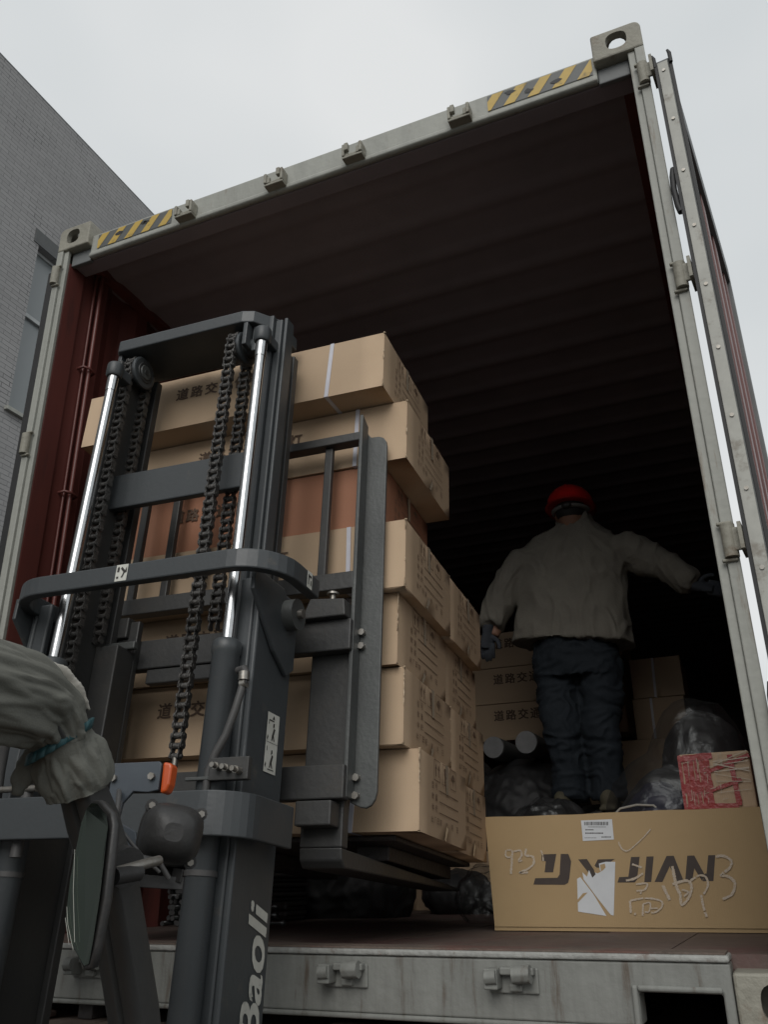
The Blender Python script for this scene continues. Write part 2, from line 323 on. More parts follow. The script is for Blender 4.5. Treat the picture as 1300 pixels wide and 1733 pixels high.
def casting(sx,top_):
    cw,cd,ch=.162,.178,.118; x0=0 if sx<0 else W-cw; z0=H-ch if top_ else 0.0; y0=-.006
    bm=bmesh.new(); bmesh.ops.create_cube(bm,size=1)
    for v in bm.verts: v.co=Vector((x0+cw/2+v.co.x*cw,y0+cd/2+v.co.y*cd,z0+ch/2+v.co.z*ch))
    zo=z0+ch if top_ else z0; xo=x0 if sx<0 else x0+cw
    es=[e for e in bm.edges if all(abs(v.co.z-zo)<1e-5 for v in e.verts) and (all(abs(v.co.x-xo)<1e-5 for v in e.verts))]
    bmesh.ops.bevel(bm,geom=es,offset=.026,segments=6,profile=.5,affect='EDGES')
    bmesh.ops.bevel(bm,geom=[e for e in bm.edges if e.calc_face_angle(0)>.6],offset=.006,segments=2,profile=.5,affect='EDGES')
    me=bpy.data.meshes.new('corner_casting'); bm.to_mesh(me); bm.free()
    o=bpy.data.objects.new('corner_casting',me); COL.objects.link(o)
    t=.024; cx=x0+cw/2; cy=y0+cd/2; cz=z0+ch/2; cuts=[]
    c=MB().mat('door_grey'); c.box(x0+(t if sx<0 else .012),x0+cw-(.012 if sx<0 else t),y0+t,y0+cd-.012,z0+.018,z0+ch-.018); cuts.append(c)
    def sup(rx,ry,p=2.7,n=28): return [((abs(math.cos(a)/rx)**p+abs(math.sin(a)/ry)**p)**(-1/p)*math.cos(a),(abs(math.cos(a)/rx)**p+abs(math.sin(a)/ry)**p)**(-1/p)*math.sin(a)) for a in [2*PI*k/n for k in range(n)]]
    c=MB().mat('door_grey'); c.prism([(cx+a_+(-.006 if sx<0 else 0),cz+b_+.004) for a_,b_ in sup(.034,.036)],y0-.02,y0+.04,'y'); cuts.append(c)
    c=MB().mat('door_grey'); c.prism([(cy+a_,cz+b_) for a_,b_ in sup(.040,.036)],xo-.04,xo+.04,'x'); cuts.append(c)
    c=MB().mat('door_grey'); c.prism([(cx+a_,cy+b_) for a_,b_ in sup(.032,.060)],zo-.04,zo+.04,'z'); cuts.append(c)
    obs=[]
    for c in cuts:
        k=c.build('cutter',fixn=True); obs.append(k); m_=o.modifiers.new('b','BOOLEAN'); m_.operation='DIFFERENCE'; m_.object=k; m_.solver='EXACT'
    bpy.context.view_layer.update(); me2=bpy.data.meshes.new_from_object(o.evaluated_get(bpy.context.evaluated_depsgraph_get())); o.modifiers.clear(); o.data=me2
    me2.materials.clear(); me2.materials.append(MATS['casting_paint'])
    for p_ in me2.polygons: p_.material_index=0
    me2.name='corner_casting'
    for k in obs: bpy.data.objects.remove(k)
    off=WORLD[cont.name]; me2.transform(Matrix.Translation(-off)); o.parent=cont; WORLD[o.name]=off
for a in(-1,1):
    for b in(0,1): casting(a,b)
# header beam
hd=MB().mat('frame_paint')
hd.prism([(.022,2.833),(.022,2.745),(.016,2.735),(.016,2.722),(.03,2.716),(.045,2.722),(.045,2.833)],.157,W-.157,'x'); hd.mat('roof_interior').box(.053,W-.053,.0455,.12,2.72,2.83)
hdo=hd.build('header_beam',cont,bevel=.005)
fl=MB().mat('door_grey'); fl.box(.0535,.156,.03,.05,H-.185,H-.12); fl.build('gusset',cont,bevel=.004); fl=MB().mat('door_grey'); fl.box(W-.156,W-.0535,.03,.05,H-.185,H-.12); fl.build('gusset',cont,bevel=.004)
# hazard tape
def tape(x0,x1):
    m=MB(); z0,z1=2.752,2.822; y=.0185; n=int(round((x1-x0)/.045)); sl_=.05
    m.mat('black_tape').add([(x0,y+.001,z0),(x1,y+.001,z0),(x1,y+.001,z1),(x0,y+.001,z1)],[(0,1,2,3)])
    m.mat('yellow_tape'); a=x0-.03
    while a<x1:
        p=[(a,z0),(a+.04,z0),(a+.04+sl_,z1),(a+sl_,z1)]
        def clip(p,xc,keep):
            o=[]
            for i in range(len(p)):
                A=p[i];B=p[(i+1)%len(p)]; ia=(A[0]>=xc)==keep or A[0]==xc; ib=(B[0]>=xc)==keep or B[0]==xc
                if ia:o.append(A)
                if ia!=ib and A[0]!=B[0]:
                    t=(xc-A[0])/(B[0]-A[0]); o.append((xc,A[1]+t*(B[1]-A[1])))
            return o
        p=clip(p,x0,True); p=clip(p,x1,False) if len(p)>2 else p
        if len(p)>2: m.add([(q[0],y,q[1]) for q in p],[tuple(range(len(p)))])
        a+=.085
    m.mat('rubber')
    random.seed(int(x0*100))
    for k in range(3):
        cx=random.uniform(x0+.06,x1-.06); cz=random.uniform(z0+.02,z1-.01)
        m.add([(cx+random.uniform(.005,.018)*math.cos(t)*(1.6),y-.0006,cz+random.uniform(.004,.012)*math.sin(t)) for t in [i*PI/4 for i in range(8)]],[tuple(range(8))])
    m.build('warning_tape',hdo)
tape(.195,.570); tape(1.905,2.268)
def keeper(x,big=False,z=2.762,flip=1):
    m=MB().mat('casting_paint' if not big else 'sill_shaded_paint')
    if not big:
        def kb(a,b,*r): p,q=sorted((x+a*flip,x+b*flip)); m.box(p,q,*r)
        kb(-.040,.040,-.018,.021,z-.036,z-.026)
        kb(-.040,-.028,-.024,.021,z-.026,z+.020); kb(-.028,-.016,-.020,-.006,z-.026,z+.004)
        kb(.030,.040,-.022,.021,z-.026,z+.030); kb(.014,.0295,-.026,-.008,z-.004,z+.030); kb(-.016,.030,-.016,-.008,z-.026,z-.016)
    else:
        m.box(x-.06,x+.055,-.008,-.001,z-.04,z+.012)
        m.box(x-.06,x-.028,-.05,-.004,z-.03,z+.012); m.tube([(x-.055,-.045,z-.006),(x-.03,-.045,z-.004)],.017,8)
        m.tube([(x+.005,-.035,z+.0),(x+.045,-.035,z+.002)],.02,8); m.box(x-.028,x+.05,-.03,-.004,z-.002,z+.014); m.box(x-.01,x+.02,-.02,-.004,z-.035,z-.02)
    return m
kp=MB
for x,f in((.656,1),(1.067,1),(1.397,-1),(1.808,-1)): keeper(x,flip=f).build('lock_keeper',hdo,bevel=.003)
# sill with fork pocket and lip
sl=MB().mat('sill_shaded_paint'); sx0,sx1=.164,W-.164; cx0,cx1=2.082,2.252
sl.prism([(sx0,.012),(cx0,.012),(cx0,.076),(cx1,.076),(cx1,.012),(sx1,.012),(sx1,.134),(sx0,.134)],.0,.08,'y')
sl.box(cx0-.014,cx0-.001,-.010,.0,.0,.090); sl.box(cx0-.001,cx1+.001,-.010,.0,.078,.090); sl.mat('lip_paint').box(sx0,sx1,-.006,.1,.135,.149); sl.mat('sill_shaded_paint')
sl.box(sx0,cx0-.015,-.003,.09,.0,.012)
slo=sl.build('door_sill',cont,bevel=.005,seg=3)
for x in(.611,1.393,1.812,): keeper(x,True,.105).build('lock_keeper',slo,bevel=.007,seg=3)
# walls
def corr(sx):
    m=MB().mat('maroon'); xi=.042; d=.036
    prof=[(.1,0),(.27,0)]; y=.27
    while y<CL-.3: prof+=[(y+.068,-d),(y+.138,-d),(y+.206,0),(y+.278,0)]; y+=.278
    prof.append((CL-.05,0)); X=lambda a:(xi+a) if sx<0 else (W-xi-a)
    vs=[];n=len(prof)
    for z in(.14,2.815): vs+=[(X(a),y_,z) for y_,a in prof]
    for z in(.14,2.815): vs+=[(X(a-.004),y_,z) for y_,a in prof]
    fs=[(i,i+1,n+i+1,n+i) for i in range(n-1)]+[(2*n+i,3*n+i,3*n+i+1,2*n+i+1) for i in range(n-1)]
    m.add(vs,fs,False)
    p,q=sorted((X(.002),X(.048))); m.box(p,q,.165,CL-.05,2.78,2.84); m.box(p,q,.165,CL-.05,.0,.139)
    m.build('side_wall',cont)
    # lashing bar
    if sx>0: return
    l=MB().mat('maroon'); x=X(.028); l.cyl((x,.20,.2),(x,.20,2.78),.009,10); l.cyl((X(.008),.185,.2),(X(.008),.185,2.78),.006,8)
    for z in(.55,1.14,1.713,2.286): l.tube([(X(.0),.165,z),(X(.03),.165,z+.002),(X(.045),.19,z),(X(.04),.22,z-.004),(X(.0),.232,z-.004)],.006,8)
    l.build('lashing_rail',cont)
corr(-1); corr(1)
rf=MB().mat('roof_interior'); prof=[(.09,2.805)]; y=.2
while y<CL-.2: prof+=[(y,2.805),(y+.02,2.803),(y+.04,2.797),(y+.06,2.796),(y+.08,2.797),(y+.10,2.803),(y+.12,2.805)]; y+=.225
prof.append((CL,2.805)); n=len(prof)
vs=[(.003,a,b) for a,b in prof]+[(W-.003,a,b) for a,b in prof]+[(.003,a,b+.012) for a,b in prof]+[(W-.003,a,b+.012) for a,b in prof]
rf.add(vs,[(i,i+1,n+i+1,n+i) for i in range(n-1)]+[(2*n+i,3*n+i,3*n+i+1,2*n+i+1) for i in range(n-1)],True); rf.build('roof',cont)
fw_=MB().mat('maroon'); 
for k in range(9): fw_.box(.03+k*.264,.03+k*.264+.2,CL-.05,CL,.0,2.83); 
fw_.box(.02,W-.02,CL,CL+.02,.0,2.83); fw_.build('front_wall',cont)
fo=MB().mat('wood_floor'); y=.102
random.seed(3)
xs=[.04+i*(W-.08)/9 for i in range(10)]
for i in range(9): fo.box(xs[i],xs[i+1]-.0006,.102,CL-.06,.115,.146+random.uniform(-.0015,.0015))
fo.box(.04,W-.04,.102,CL-.06,.09,.114); fo.build('floor',cont)
th=MB().mat('plank').box(.17,W-.17,.002,.10,.1495,.1535); th.build('threshold_plate',cont)
# doors
def door(hx,hy,ang,sgn,name):
    # local: a along the leaf away from the hinge, b towards the side that faced the cargo, z up
    A=Vector((math.sin(ang)*sgn,math.cos(ang),0)); B=Vector((math.cos(ang)*sgn,-math.sin(ang),0))
    M=Matrix(((A.x,B.x,0,hx),(A.y,B.y,0,hy),(0,0,1,0),(0,0,0,1)))
    z0,z1=.13,2.655; Wd=1.16; t=.045
    m=MB(M).mat('door_grey')
    m.box(0,.022,0,t,z0,z1); m.mat('maroon').box(.0225,.05,0,t-.001,z0,z1); m.mat('door_grey').box(Wd-.05,Wd,0,t,z0,z1); m.box(.05,Wd-.05,0,t,z1-.1,z1); m.box(.05,Wd-.05,0,t,z0,z0+.1)
    m.mat('maroon').box(.05,.11,t-.012,t-.002,z0+.1,z1-.1)
    for q_ in range(4): m.box(.111+q_*.25,.111+q_*.25+.17,.010,.016,z0+.101,z1-.101); m.box(.111+q_*.25+.17,.111+q_*.25+.249,.014,.032,z0+.101,z1-.101)
    d=m.build(name,cont,bevel=.003)
    r=MB(M).mat('retainer'); r.box(-.004,-.001,.010,t-.004,z0+.02,z1-.012)
    r.mat('bolt_steel'); z=z1-.05
    while z>z0+.05:
        r.cyl(tuple((-.0075,.026,z)),tuple((-.004,.026,z)),.0055,8); z-=.205
    r.build('retainer_strip',d,bevel=.001)
    q=MB(M).mat('rubber'); 
    q.box(-.010,-.0,.001,.009,z0,z1-.004); q.box(-.004,.010,t+.0005,t+.009,z0,z1+.0)
    if sgn<0: q.box(-.052,-.034,-.008,.026,.10,z1+.03); q.tube([(-.04,.003,z1+.025),(-.036,.0,z1+.05),(-.03,-.006,z1+.065)],[.010,.009,.006],8); q.box(Wd-.012,Wd+.02,t+.0005,t+.02,z0,z1); q.box(.0,Wd,t+.0005,t+.012,z1-.02,z1+.01)
    for bb in(.003,t+.006): q.tube([(-.006,bb,z1-.03),(-.006,bb,z1+.01),(.0,bb-.004,z1+.03),(.012,bb-.008,z1+.045)],[.006,.006,.004,.0015],8)
    q.build('gasket',d)
    k=MB(M).mat('casting_paint')
    for z in(2.645,1.85,1.05,.30): k.box(-.02,.06,-.010,-.001,z-.034,z+.034); 
    for bz in(.66,.95): k.cyl((bz,-.02,.2),(bz,-.02,2.64),.014,12)
    for z in(2.14,.62): (k.mat('rubber'),k.tube([(-.004,-.002,z-.09),(.0,-.007,z-.06),(.0,-.010,z),(.0,-.007,z+.05),(.004,-.002,z+.08)],.009,8),k.mat('casting_paint'))
    k.build('locking_bar',d)
door(2.456,-.028,R(5.6),1,'door'); door(-.012,.055,R(0.3),-1,'door')

# ================= TRAILER
tr=thing('flatbed_trailer','dark flatbed trailer with weathered planks under the container','trailer',(W/2,0,GZ))
dk=MB().mat('plank'); random.seed(11)
x=-.02
while x<2.45:
    w_=random.uniform(.13,.2); e=random.choice([-.10,-.07,-.12,-.05]); dk.box(x,min(x+w_-.008,2.46),e,CL,-.075,-.04+random.uniform(-.004,.004)); x+=w_
dk.box(.1,.46,-.14,.05,-.038,-.022); dk.box(1.33,1.62,-.15,.08,-.038,-.018); dk.box(-.02,2.46,-.09,-.02,-.12,-.08)
dk.build('deck',tr,bevel=.004)
ch=MB().mat('trailer_steel'); ch.box(.0,2.44,-.055,.05,-.26,-.125); ch.box(.5,.62,.05,CL,-.5,-.08); ch.box(1.82,1.94,.05,CL,-.5,-.08)
for y in range(1,12): ch.box(.05,2.39,y,y+.1,-.2,-.08)
ch.box(.1,2.34,-.05,-.02,-.62,-.5); ch.box(.5,.6,-.04,.02,-.5,-.26); ch.box(1.84,1.94,-.04,.02,-.5,-.26)
for x in(.05,.55,1.9,2.33): ch.box(x,x+.05,.03,CL,-.0395,-.001)
ch.build('chassis',tr,bevel=.004)
for y in(1.2,2.5,3.8):
    for x in(.05,2.1):
        wl=MB().mat('tyre'); wl.tube([(x,y,GZ+.5),(x+.03,y,GZ+.5),(x+.26,y,GZ+.5),(x+.29,y,GZ+.5)],[.46,.5,.5,.46],28); wo_=wl.build('wheel',tr)
        rm=MB().mat('worn_steel'); s_=-1 if x<1 else 1; xo=x-.005 if s_<0 else x+.295; rm.tube([(xo,y,GZ+.5),(xo-s_*.08,y,GZ+.5)],[.28,.2],20); rm.build('rim',wo_)

# ================= FORKLIFT FRAME (local u right, v forward, w up)
def Rm(x,y,z): return Matrix.Rotation(z,4,'Z')@Matrix.Rotation(y,4,'Y')@Matrix.Rotation(x,4,'X')
FM=Matrix.Translation((1.0,0,.3))@Rm(R(-4.5),R(.5),R(2.5))
fk=thing('forklift','dark grey forklift with raised mast carrying cartons into the container','forklift',(.98,-1.6,GZ))
def F(): return MB(FM)
UL,UR=-.455,.280      # outer faces of the outer mast
# outer uprights (channel, web outside)
for s_,u in((-1,UL),(1,UR)):
    m=F().mat('mast_grey'); a=lambda d:u-s_*d
    def bb(d0,d1,v0,v1,w0,w1):
        p,q=sorted((a(d0),a(d1))); m.box(p,q,v0,v1,w0,w1)
    bb(0,.018,-.40,-.205,-1.35,.70); bb(.018,.062,-.40,-.378,-1.35,.70); bb(.018,.062,-.227,-.205,-1.35,.70)
    if s_>0:
        m.mat('letter_white'); X=u+.0012
        m.text('Baoli',(X,-.226,-.338),(0,0,.252),(0,-.088,.026),.016)
    up_=m.build('mast_upright',fk,bevel=.006,seg=3)
    g=F().mat('mast_grey')    # gusset plate holding the guard bar + roller
    p,q=sorted((u+s_*.002,u+s_*.014)); 
    g.prism([(-.46,.70),(-.30,.70),(-.215,.62),(-.215,.50),(-.25,.475),(-.33,.52),(-.415,.60),(-.46,.64)],p,q,'x'); g.build('gusset_plate',up_,bevel=.003)
    r=F().mat('worn_steel'); r.cyl((u+s_*.014,-.27,.635),(u+s_*.045,-.27,.635),.042,24); r.mat('bolt_steel').cyl((u+s_*.046,-.27,.635),(u+s_*.06,-.27,.635),.014,6); r.build('roller',up_,bevel=.003)
    # inner upright
    m=F().mat('mast_dark')
    def ib(a0,a1,v0,v1,w0,w1):
        cx=(UL+UR)/2; p,q=sorted((cx+s_*a0,cx+s_*a1)); m.box(p,q,v0,v1,w0,w1)
    m.mat('mast_grey')
    if s_>0: ib(.283,.300,-.372,-.300,-.9,1.604); ib(.3005,.325,-.360,-.300,-.9,1.59); ib(.3255,.338,-.352,-.306,-.9,1.600)
    m.mat('mast_dark'); ib(.262,.2825,-.372,-.200,-.9,1.57); ib(.245,.288,-.1995,-.170,-.9,1.60 if s_<0 else 1.575)
    m.build('inner_upright',fk,bevel=.004,seg=3)
# top plate of inner mast
tp=F().mat('mast_grey'); tp.prism([(-.398,-.345),(-.385,-.362),(.088,-.362),(.125,-.35),(.185,-.28),(.19,-.17),(-.398,-.17)],1.618,1.664,'z'); tp.build('mast_crossbar',fk,bevel=.004)
cb_=F().mat('mast_grey'); cb_.box(-.42,.12,-.300,-.275,1.045,1.165); cb_.build('mast_crossmember',fk,bevel=.004)
lc=F().mat('mast_dark'); lc.box(-.42,.24,-.375,-.34,-1.25,-1.1); lc.build('mast_crossmember',fk,bevel=.004)
# guard bar and lower band
def loop(path,w0,w1,t,name,slope=0,mt='mast_grey'):
    m=F().mat(mt); pts=path; n=len(pts); I=[];O=[]
    for i in range(n):
        a=Vector(pts[max(i-1,0)]);b=Vector(pts[min(i+1,n-1)]); d=(b-a).normalized(); nn=Vector((-d.y,d.x)); p=Vector(pts[i]); I.append(p+nn*t/2); O.append(p-nn*t/2)
    vs=[];fs=[]
    for i in range(n):
        for q,wz in((O[i],w0),(O[i],w1),(I[i],w1),(I[i],w0)): vs.append((q.x,q.y,wz+slope*(q.y+.5)))
    for i in range(n-1):
        for k in range(4): fs.append((i*4+k,i*4+(k+1)%4,(i+1)*4+(k+1)%4,(i+1)*4+k))
    fs+=[(3,2,1,0),tuple((n-1)*4+k for k in range(4))]
    m.add(vs,fs,False); return m
def rounded(u0,u1,v0,v1,r,n=8):
    P=[(u0,v1)]
    for k in range(n+1): a=PI+ (PI/2)*k/n; P.append((u0+r+r*math.cos(a),v0+r+r*math.sin(a)))
    for k in range(n+1): a=1.5*PI+(PI/2)*k/n; P.append((u1-r+r*math.cos(a),v0+r+r*math.sin(a)))
    P.append((u1,v1)); return P
loop(rounded(-.447,.372,-.52,-.28,.12),.668,.720,.030,'g').build('guard_bar',fk,bevel=.004)
loop(rounded(-.50,.330,-.50,-.24,.09),.055,.150,.016,'b').build('cross_band',fk,bevel=.003)
st=F()
def sticker(m,o,X,Y):
    o=Vector(o);X=Vector(X);Y=Vector(Y); m.mat('sticker_white').add([o,o+X,o+X+Y,o+Y],[(0,1,2,3)],False)
    nn=X.cross(Y).normalized()*.0008; m.mat('ink')
    def q(a,b,c,d): m.add([o+X*a+Y*b+nn,o+X*c+Y*b+nn,o+X*c+Y*d+nn,o+X*a+Y*d+nn],[(0,1,2,3)],False)
    def poly(P): m.add([o+X*a+Y*b+nn for a,b in P],[tuple(range(len(P)))],False)
    return q,poly
q,poly=sticker(st,(-.075,-.5365,.672),(.036,0,0),(0,0,.046))
poly([(.12,.55),(.3,.55),(.3,.8),(.2,.9),(.12,.8)]); poly([(.4,.75),(.75,.45),(.95,.5),(.9,.85),(.8,.62),(.5,.85)]); poly([(.5,.2),(.65,.2),(.8,.5),(.68,.55),(.6,.35)]); q(.12,.15,.3,.28)
st.build('warning_label',fk); st=F()
q,poly=sticker(st,(.3885,-.36,.672),(0,.03,0),(0,0,.046)); q(.2,.2,.35,.8); q(.35,.65,.8,.78); q(.65,.2,.8,.5)
st.build('warning_label',fk)
st=F(); q,poly=sticker(st,(UR+.002,-.31,.225),(0,.062,0),(0,0,.145))
poly([(.4,.9),(.6,.9),(.5,.97)]); q(.02,.495,.98,.502); 
for b in(.05,.5):
    q(.12,b+.30,.16,b+.38); q(.12,b+.36,.55,b+.38) if b>.3 else q(.3,b-.0,.8,b+.015)
    poly([(.5,b+.26),(.62,b+.28),(.6,b+.34),(.5,b+.33)]); poly([(.45,b+.12),(.58,b+.10),(.7,b+.24),(.58,b+.26)]); poly([(.62,b+.04),(.7,b+.04),(.6,b+.13),(.52,b+.12)]); poly([(.42,b+.04),(.5,b+.04),(.54,b+.13),(.46,b+.13)])
    poly([(.05,b+.05),(.1,b+.02),(.16,b+.08),(.1,b+.12)])
st.build('warning_label',fk)
# cylinders
for u in(-.322,.213):
    c=F().mat('mast_grey'); v=-.425; c.tube([(u,v,-.9),(u,v,.485),(u,v,.49),(u,v,.515),(u,v,.522)],[.034,.034,.037,.037,.03],24)
    c.mat('hose_rubber').tube([(u,v,-.02),(u,v,-.008)],.0365,24)
    o=c.build('lift_cylinder',fk)
    r=F().mat('chrome'); r.tube([(u,v,.52),(u,v,1.455)],.0155,24); r.tube([(u,v,1.40),(u,v,1.457)],.0172,24); r.build('piston_rod',o)
    h=F().mat('mast_grey'); h.tube([(u,v,1.455),(u,v,1.462),(u,v,1.50),(u,v,1.505)],[.022,.026,.026,.02],20); h.box(u-.016,u+.016,v,-.36,1.465,1.50); h.build('rod_cap',o,bevel=.003)
# chains
def chain(u,name='lift_chain'):
    m=F().mat('chain_steel'); pr_=.049; vc=-.302; wc=1.555; pitch=.0255
    wl=.262; vl=vc-pr_; vr=vc+pr_; pts=[]; s=0; L1=wc-wl; La=PI*pr_; L2=wc-.63
    tot=L1+La+L2; n=int(tot/pitch)
    def at(s):
        if s<L1: return Vector((u,vl,wl+s)),Vector((0,0,1))
        s-=L1
        if s<La: a=s/pr_; return Vector((u,vc-pr_*math.cos(a),wc+pr_*math.sin(a))),Vector((0,math.sin(a),math.cos(a)))
        s-=La; return Vector((u,vr,wc-s)),Vector((0,0,-1))
    P=[at(i*pitch)[0] for i in range(n+1)]
    for i in range(n):
        a,b=P[i],P[i+1]; d=(b-a).normalized(); nn=Vector((1,0,0)).cross(d); c=(a+b)/2; l=pitch/2
        offs=(.0155,) if i%2 else (.0110,)
        for o in offs:
            for sg in(-1,1):
                ring=[]
                for (x,y) in ((-l-.009,0),(-l-.005,.010),(-l+.003,.0115),(0,.0075),(l-.003,.0115),(l+.005,.010),(l+.009,0),(l+.005,-.010),(l-.003,-.0115),(0,-.0075),(-l+.003,-.0115),(-l-.005,-.010)): ring.append(c+d*x+nn*y)
                A=[p+Vector((sg*o-.0018,0,0)) for p in ring]; B=[p+Vector((sg*o+.0018,0,0)) for p in ring]; k=len(ring)
                m.add(A+B,[tuple(range(k))[::-1],tuple(range(k,2*k))]+[(j,(j+1)%k,(j+1)%k+k,j+k) for j in range(k)],False)
        m.tube([a-Vector((.019,0,0)),a+Vector((.019,0,0))],.0048,8)
        m.tube([a-Vector((.009,0,0)),a+Vector((.009,0,0))],.0085,10)
    m.mat('bolt_steel').cyl((u,vl,wl-.05),(u,vl,wl),.008,8)
    m.build(name,fk)
    p=F().mat('mast_grey'); pu=u+.03
    p.tube([(u+.012,vc,wc),(u+.015,vc,wc),(u+.026,vc,wc),(u+.028,vc,wc)],[.050,.056,.056,.050],32); p.tube([(u-.012,vc,wc),(u+.012,vc,wc)],.040,28)
    p.mat('mast_dark'); p.tube([(u+.0285,vc,wc),(u+.031,vc,wc)],[.036,.034],28); p.mat('worn_steel').tube([(u+.031,vc,wc),(u+.034,vc,wc)],[.026,.024],24); p.mat('mast_dark').cyl((u+.034,vc,wc),(u+.037,vc,wc),.009,16)
    p.build('chain_pulley',fk,bevel=.001)
chain(-.335); chain(.056)
hg=F().mat('mast_grey'); hg.box(-.395,-.380,-.345,-.2,1.50,1.617); hg.cyl((-.39,-.302,1.555),(-.33,-.302,1.555),.014,14); hg.build('pulley_bracket',fk,bevel=.003)
hg=F().mat('mast_grey'); hg.box(.095,.110,-.358,-.25,1.53,1.617); hg.box(.115,.13,-.33,-.26,1.52,1.617); hg.cyl((.06,-.302,1.555),(.12,-.302,1.555),.028,18); hg.build('pulley_bracket',fk,bevel=.003)
# carriage
ca=F().mat('mast_dark'); ca.box(-.57,.418,-.135,-.095,.575,.665); ca.box(-.57,.418,-.135,-.095,.185,.27)
ca.box(-.36,-.27,-.16,-.137,.15,.72); ca.box(.10,.185,-.16,-.137,.15,.72); ca.box(-.24,.08,-.13,-.10,.53,.574)
for u in(-.30,.14): ca.box(u-.05,u+.03,-.24,-.161,.2,.62)
ca.mat('mast_dark').box(-.385,-.30,-.175,-.14,.665,.73)
ca.mat('worn_steel').box(-.37,-.245,-.20,-.18,.618,.642)
ca.build('carriage',fk,bevel=.004)
lb=F().mat('worn_steel')
for s_,u in((1,.408),(-1,-.575)):
    lo,hi=(u,u+.012) if s_>0 else (u-.012,u)
    lb.prism([(-.118,.19),(-.07,.19),(-.07,1.33),(-.118,1.35)],lo,hi,'x')
    p=[(0,.185),(.03,.172),(.046,.170),(.060,.176),(.070,.190),(.075,.210),(.075,1.250),(.072,1.268),(.062,1.283),(.048,1.290),(.02,1.292),(0,1.32)]
    lb.prism([(u+s_*a,b) for a,b in p],-.068,-.056,'y')
    lb.mat('bolt_steel')
    for wz in(.20,.245,.60,.64): lb.cyl((u+s_*.02,-.069,wz),(u+s_*.02,-.085,wz),.010,6)
    lb.mat('worn_steel')
lb.mat('mast_dark'); lb.box(-.574,.407,-.112,-.070,1.262,1.292); lb.box(-.574,.407,-.112,-.068,.765,.818)
for u in(-.50,-.378,-.254,-.13,-.006,.12,.296): lb.box(u-.013,u+.013,-.094,-.074,.819,1.261)
lb.build('load_backrest',fk,bevel=.003)
ht=F().mat('mast_dark'); ht.prism([(.275,.665),(.41,.665),(.405,.715),(.30,.725)],-.16,-.08,'y'); ht.mat('bolt_steel').cyl((.352,-.12,.72),(.352,-.12,.745),.009,10); ht.cyl((.352,-.12,.745),(.352,-.12,.751),.018,12); ht.build('fork_latch',fk,bevel=.004)
for u0 in(.283,-.50):
    f=F().mat('mast_dark'); f.box(u0,u0+.118,-.09,-.05,.075,.64); f.box(u0+.0,u0+.118,-.16,-.05,.045,.17) if False else None
    f.prism([(-.09,.075),(-.085,.045),(-.065,.028),(.95,.045),(.96,.055),(-.05,.073)],u0,u0+.118,'x'); f.box(u0+.01,u0+.11,-.15,-.091,.12,.18); f.build('fork',fk,bevel=.004)
# hydraulic hose and ports
hh=F().mat('hose_rubber'); hh.tube([(.262,-.44,.437),(.285,-.45,.437),(.292,-.455,.425),(.292,-.46,.40),(.280,-.462,.34),(.262,-.462,.28),(.240,-.462,.24),(.225,-.46,.20),(.222,-.46,.10)],.0095,12)
hh.mat('bolt_steel').cyl((.292,-.46,.405),(.291,-.46,.425),.0135,8); hh.cyl((.286,-.46,.395),(.30,-.46,.398),.012,8); hh.build('hydraulic_hose',fk)
pb=F().mat('mast_dark'); pb.box(.235,.335,-.475,-.455,.175,.225,); pb.mat('bolt_steel')
for k in range(3): pb.cyl((.262+.026*k,-.476,.203-.005*k),(.262+.026*k,-.495,.203-.005*k),.009,6); pb.cyl((.262+.026*k,-.495,.203-.005*k),(.262+.026*k,-.51,.203-.005*k),.006,10)
pb.mat('worn_steel').box(.17,.24,-.47,-.46,.178,.186); pb.build('valve_block',fk,bevel=.002)
# left hand side hoses and pipes
lp=F().mat('hose_rubber')
lp.tube([(-.36,-.46,-.6),(-.37,-.46,.1),(-.375,-.47,.22),(-.35,-.5,.30)],.012,10); lp.tube([(-.27,-.47,.02),(-.275,-.47,.2),(-.27,-.47,.26)],.014,10)
lp.mat('bolt_steel').cyl((-.40,-.48,.175),(-.24,-.48,.175),.008,10); lp.cyl((-.272,-.47,.245),(-.268,-.47,.262),.02,8)
lp.build('hydraulic_pipe',fk)
# overhead guard: front pillars lean back, then the roof
ogu=.400
def path_tube(m,pts,w_,h_):
    for a,b in zip(pts[:-1],pts[1:]): m.bar(a,b,w_,h_,(1,0,0))
og=F().mat('mast_dark')
for u in(ogu,-.57):
    # pillar with a rounded double-lobe section
    P=[Vector((u,-1.52,.135)),Vector((u,-1.28,.150)),Vector((u,-1.19,.150)),Vector((u,-1.12,.104)),Vector((u,-1.035,.010)),Vector((u,-.956,-.084)),Vector((u,-.86,-.25)),Vector((u,-.70,-.62))]
    if u>0:
        for q_ in P: q_.x-=.006
    rg=[]
    for i,p in enumerate(P):
        d=(P[min(i+1,len(P)-1)]-P[max(i-1,0)]).normalized(); x=Vector((1,0,0)); y=x.cross(d)
        sec=[(-.034,-.026),(-.034,.022),(-.024,.032),(-.008,.034),(0,.024),(.008,.034),(.024,.032),(.034,.022),(.034,-.026),(.024,-.034),(.006,-.034),(0,-.024),(-.006,-.034),(-.024,-.034)]
        k_=.70 if i<4 else .96; rg.append([p+x*a*k_+y*b*k_ for a,b in sec])
    og.rings(rg,True,True)
    og.bar((u-.006,-1.52,.135),(u-.006,-2.1,.095),.05,.05,(1,0,0)); og.bar((u-.006,-2.1,.095),(u,-2.25,-.75),.06,.06,(1,0,0))
for v in(-1.30,-1.45,-1.6,-1.75,-1.9,-2.05): og.bar((-.57,v,.12+(v+1.3)*.09),(ogu,v,.12+(v+1.3)*.09),.03,.03)
og.build('overhead_guard',fk,bevel=.002)
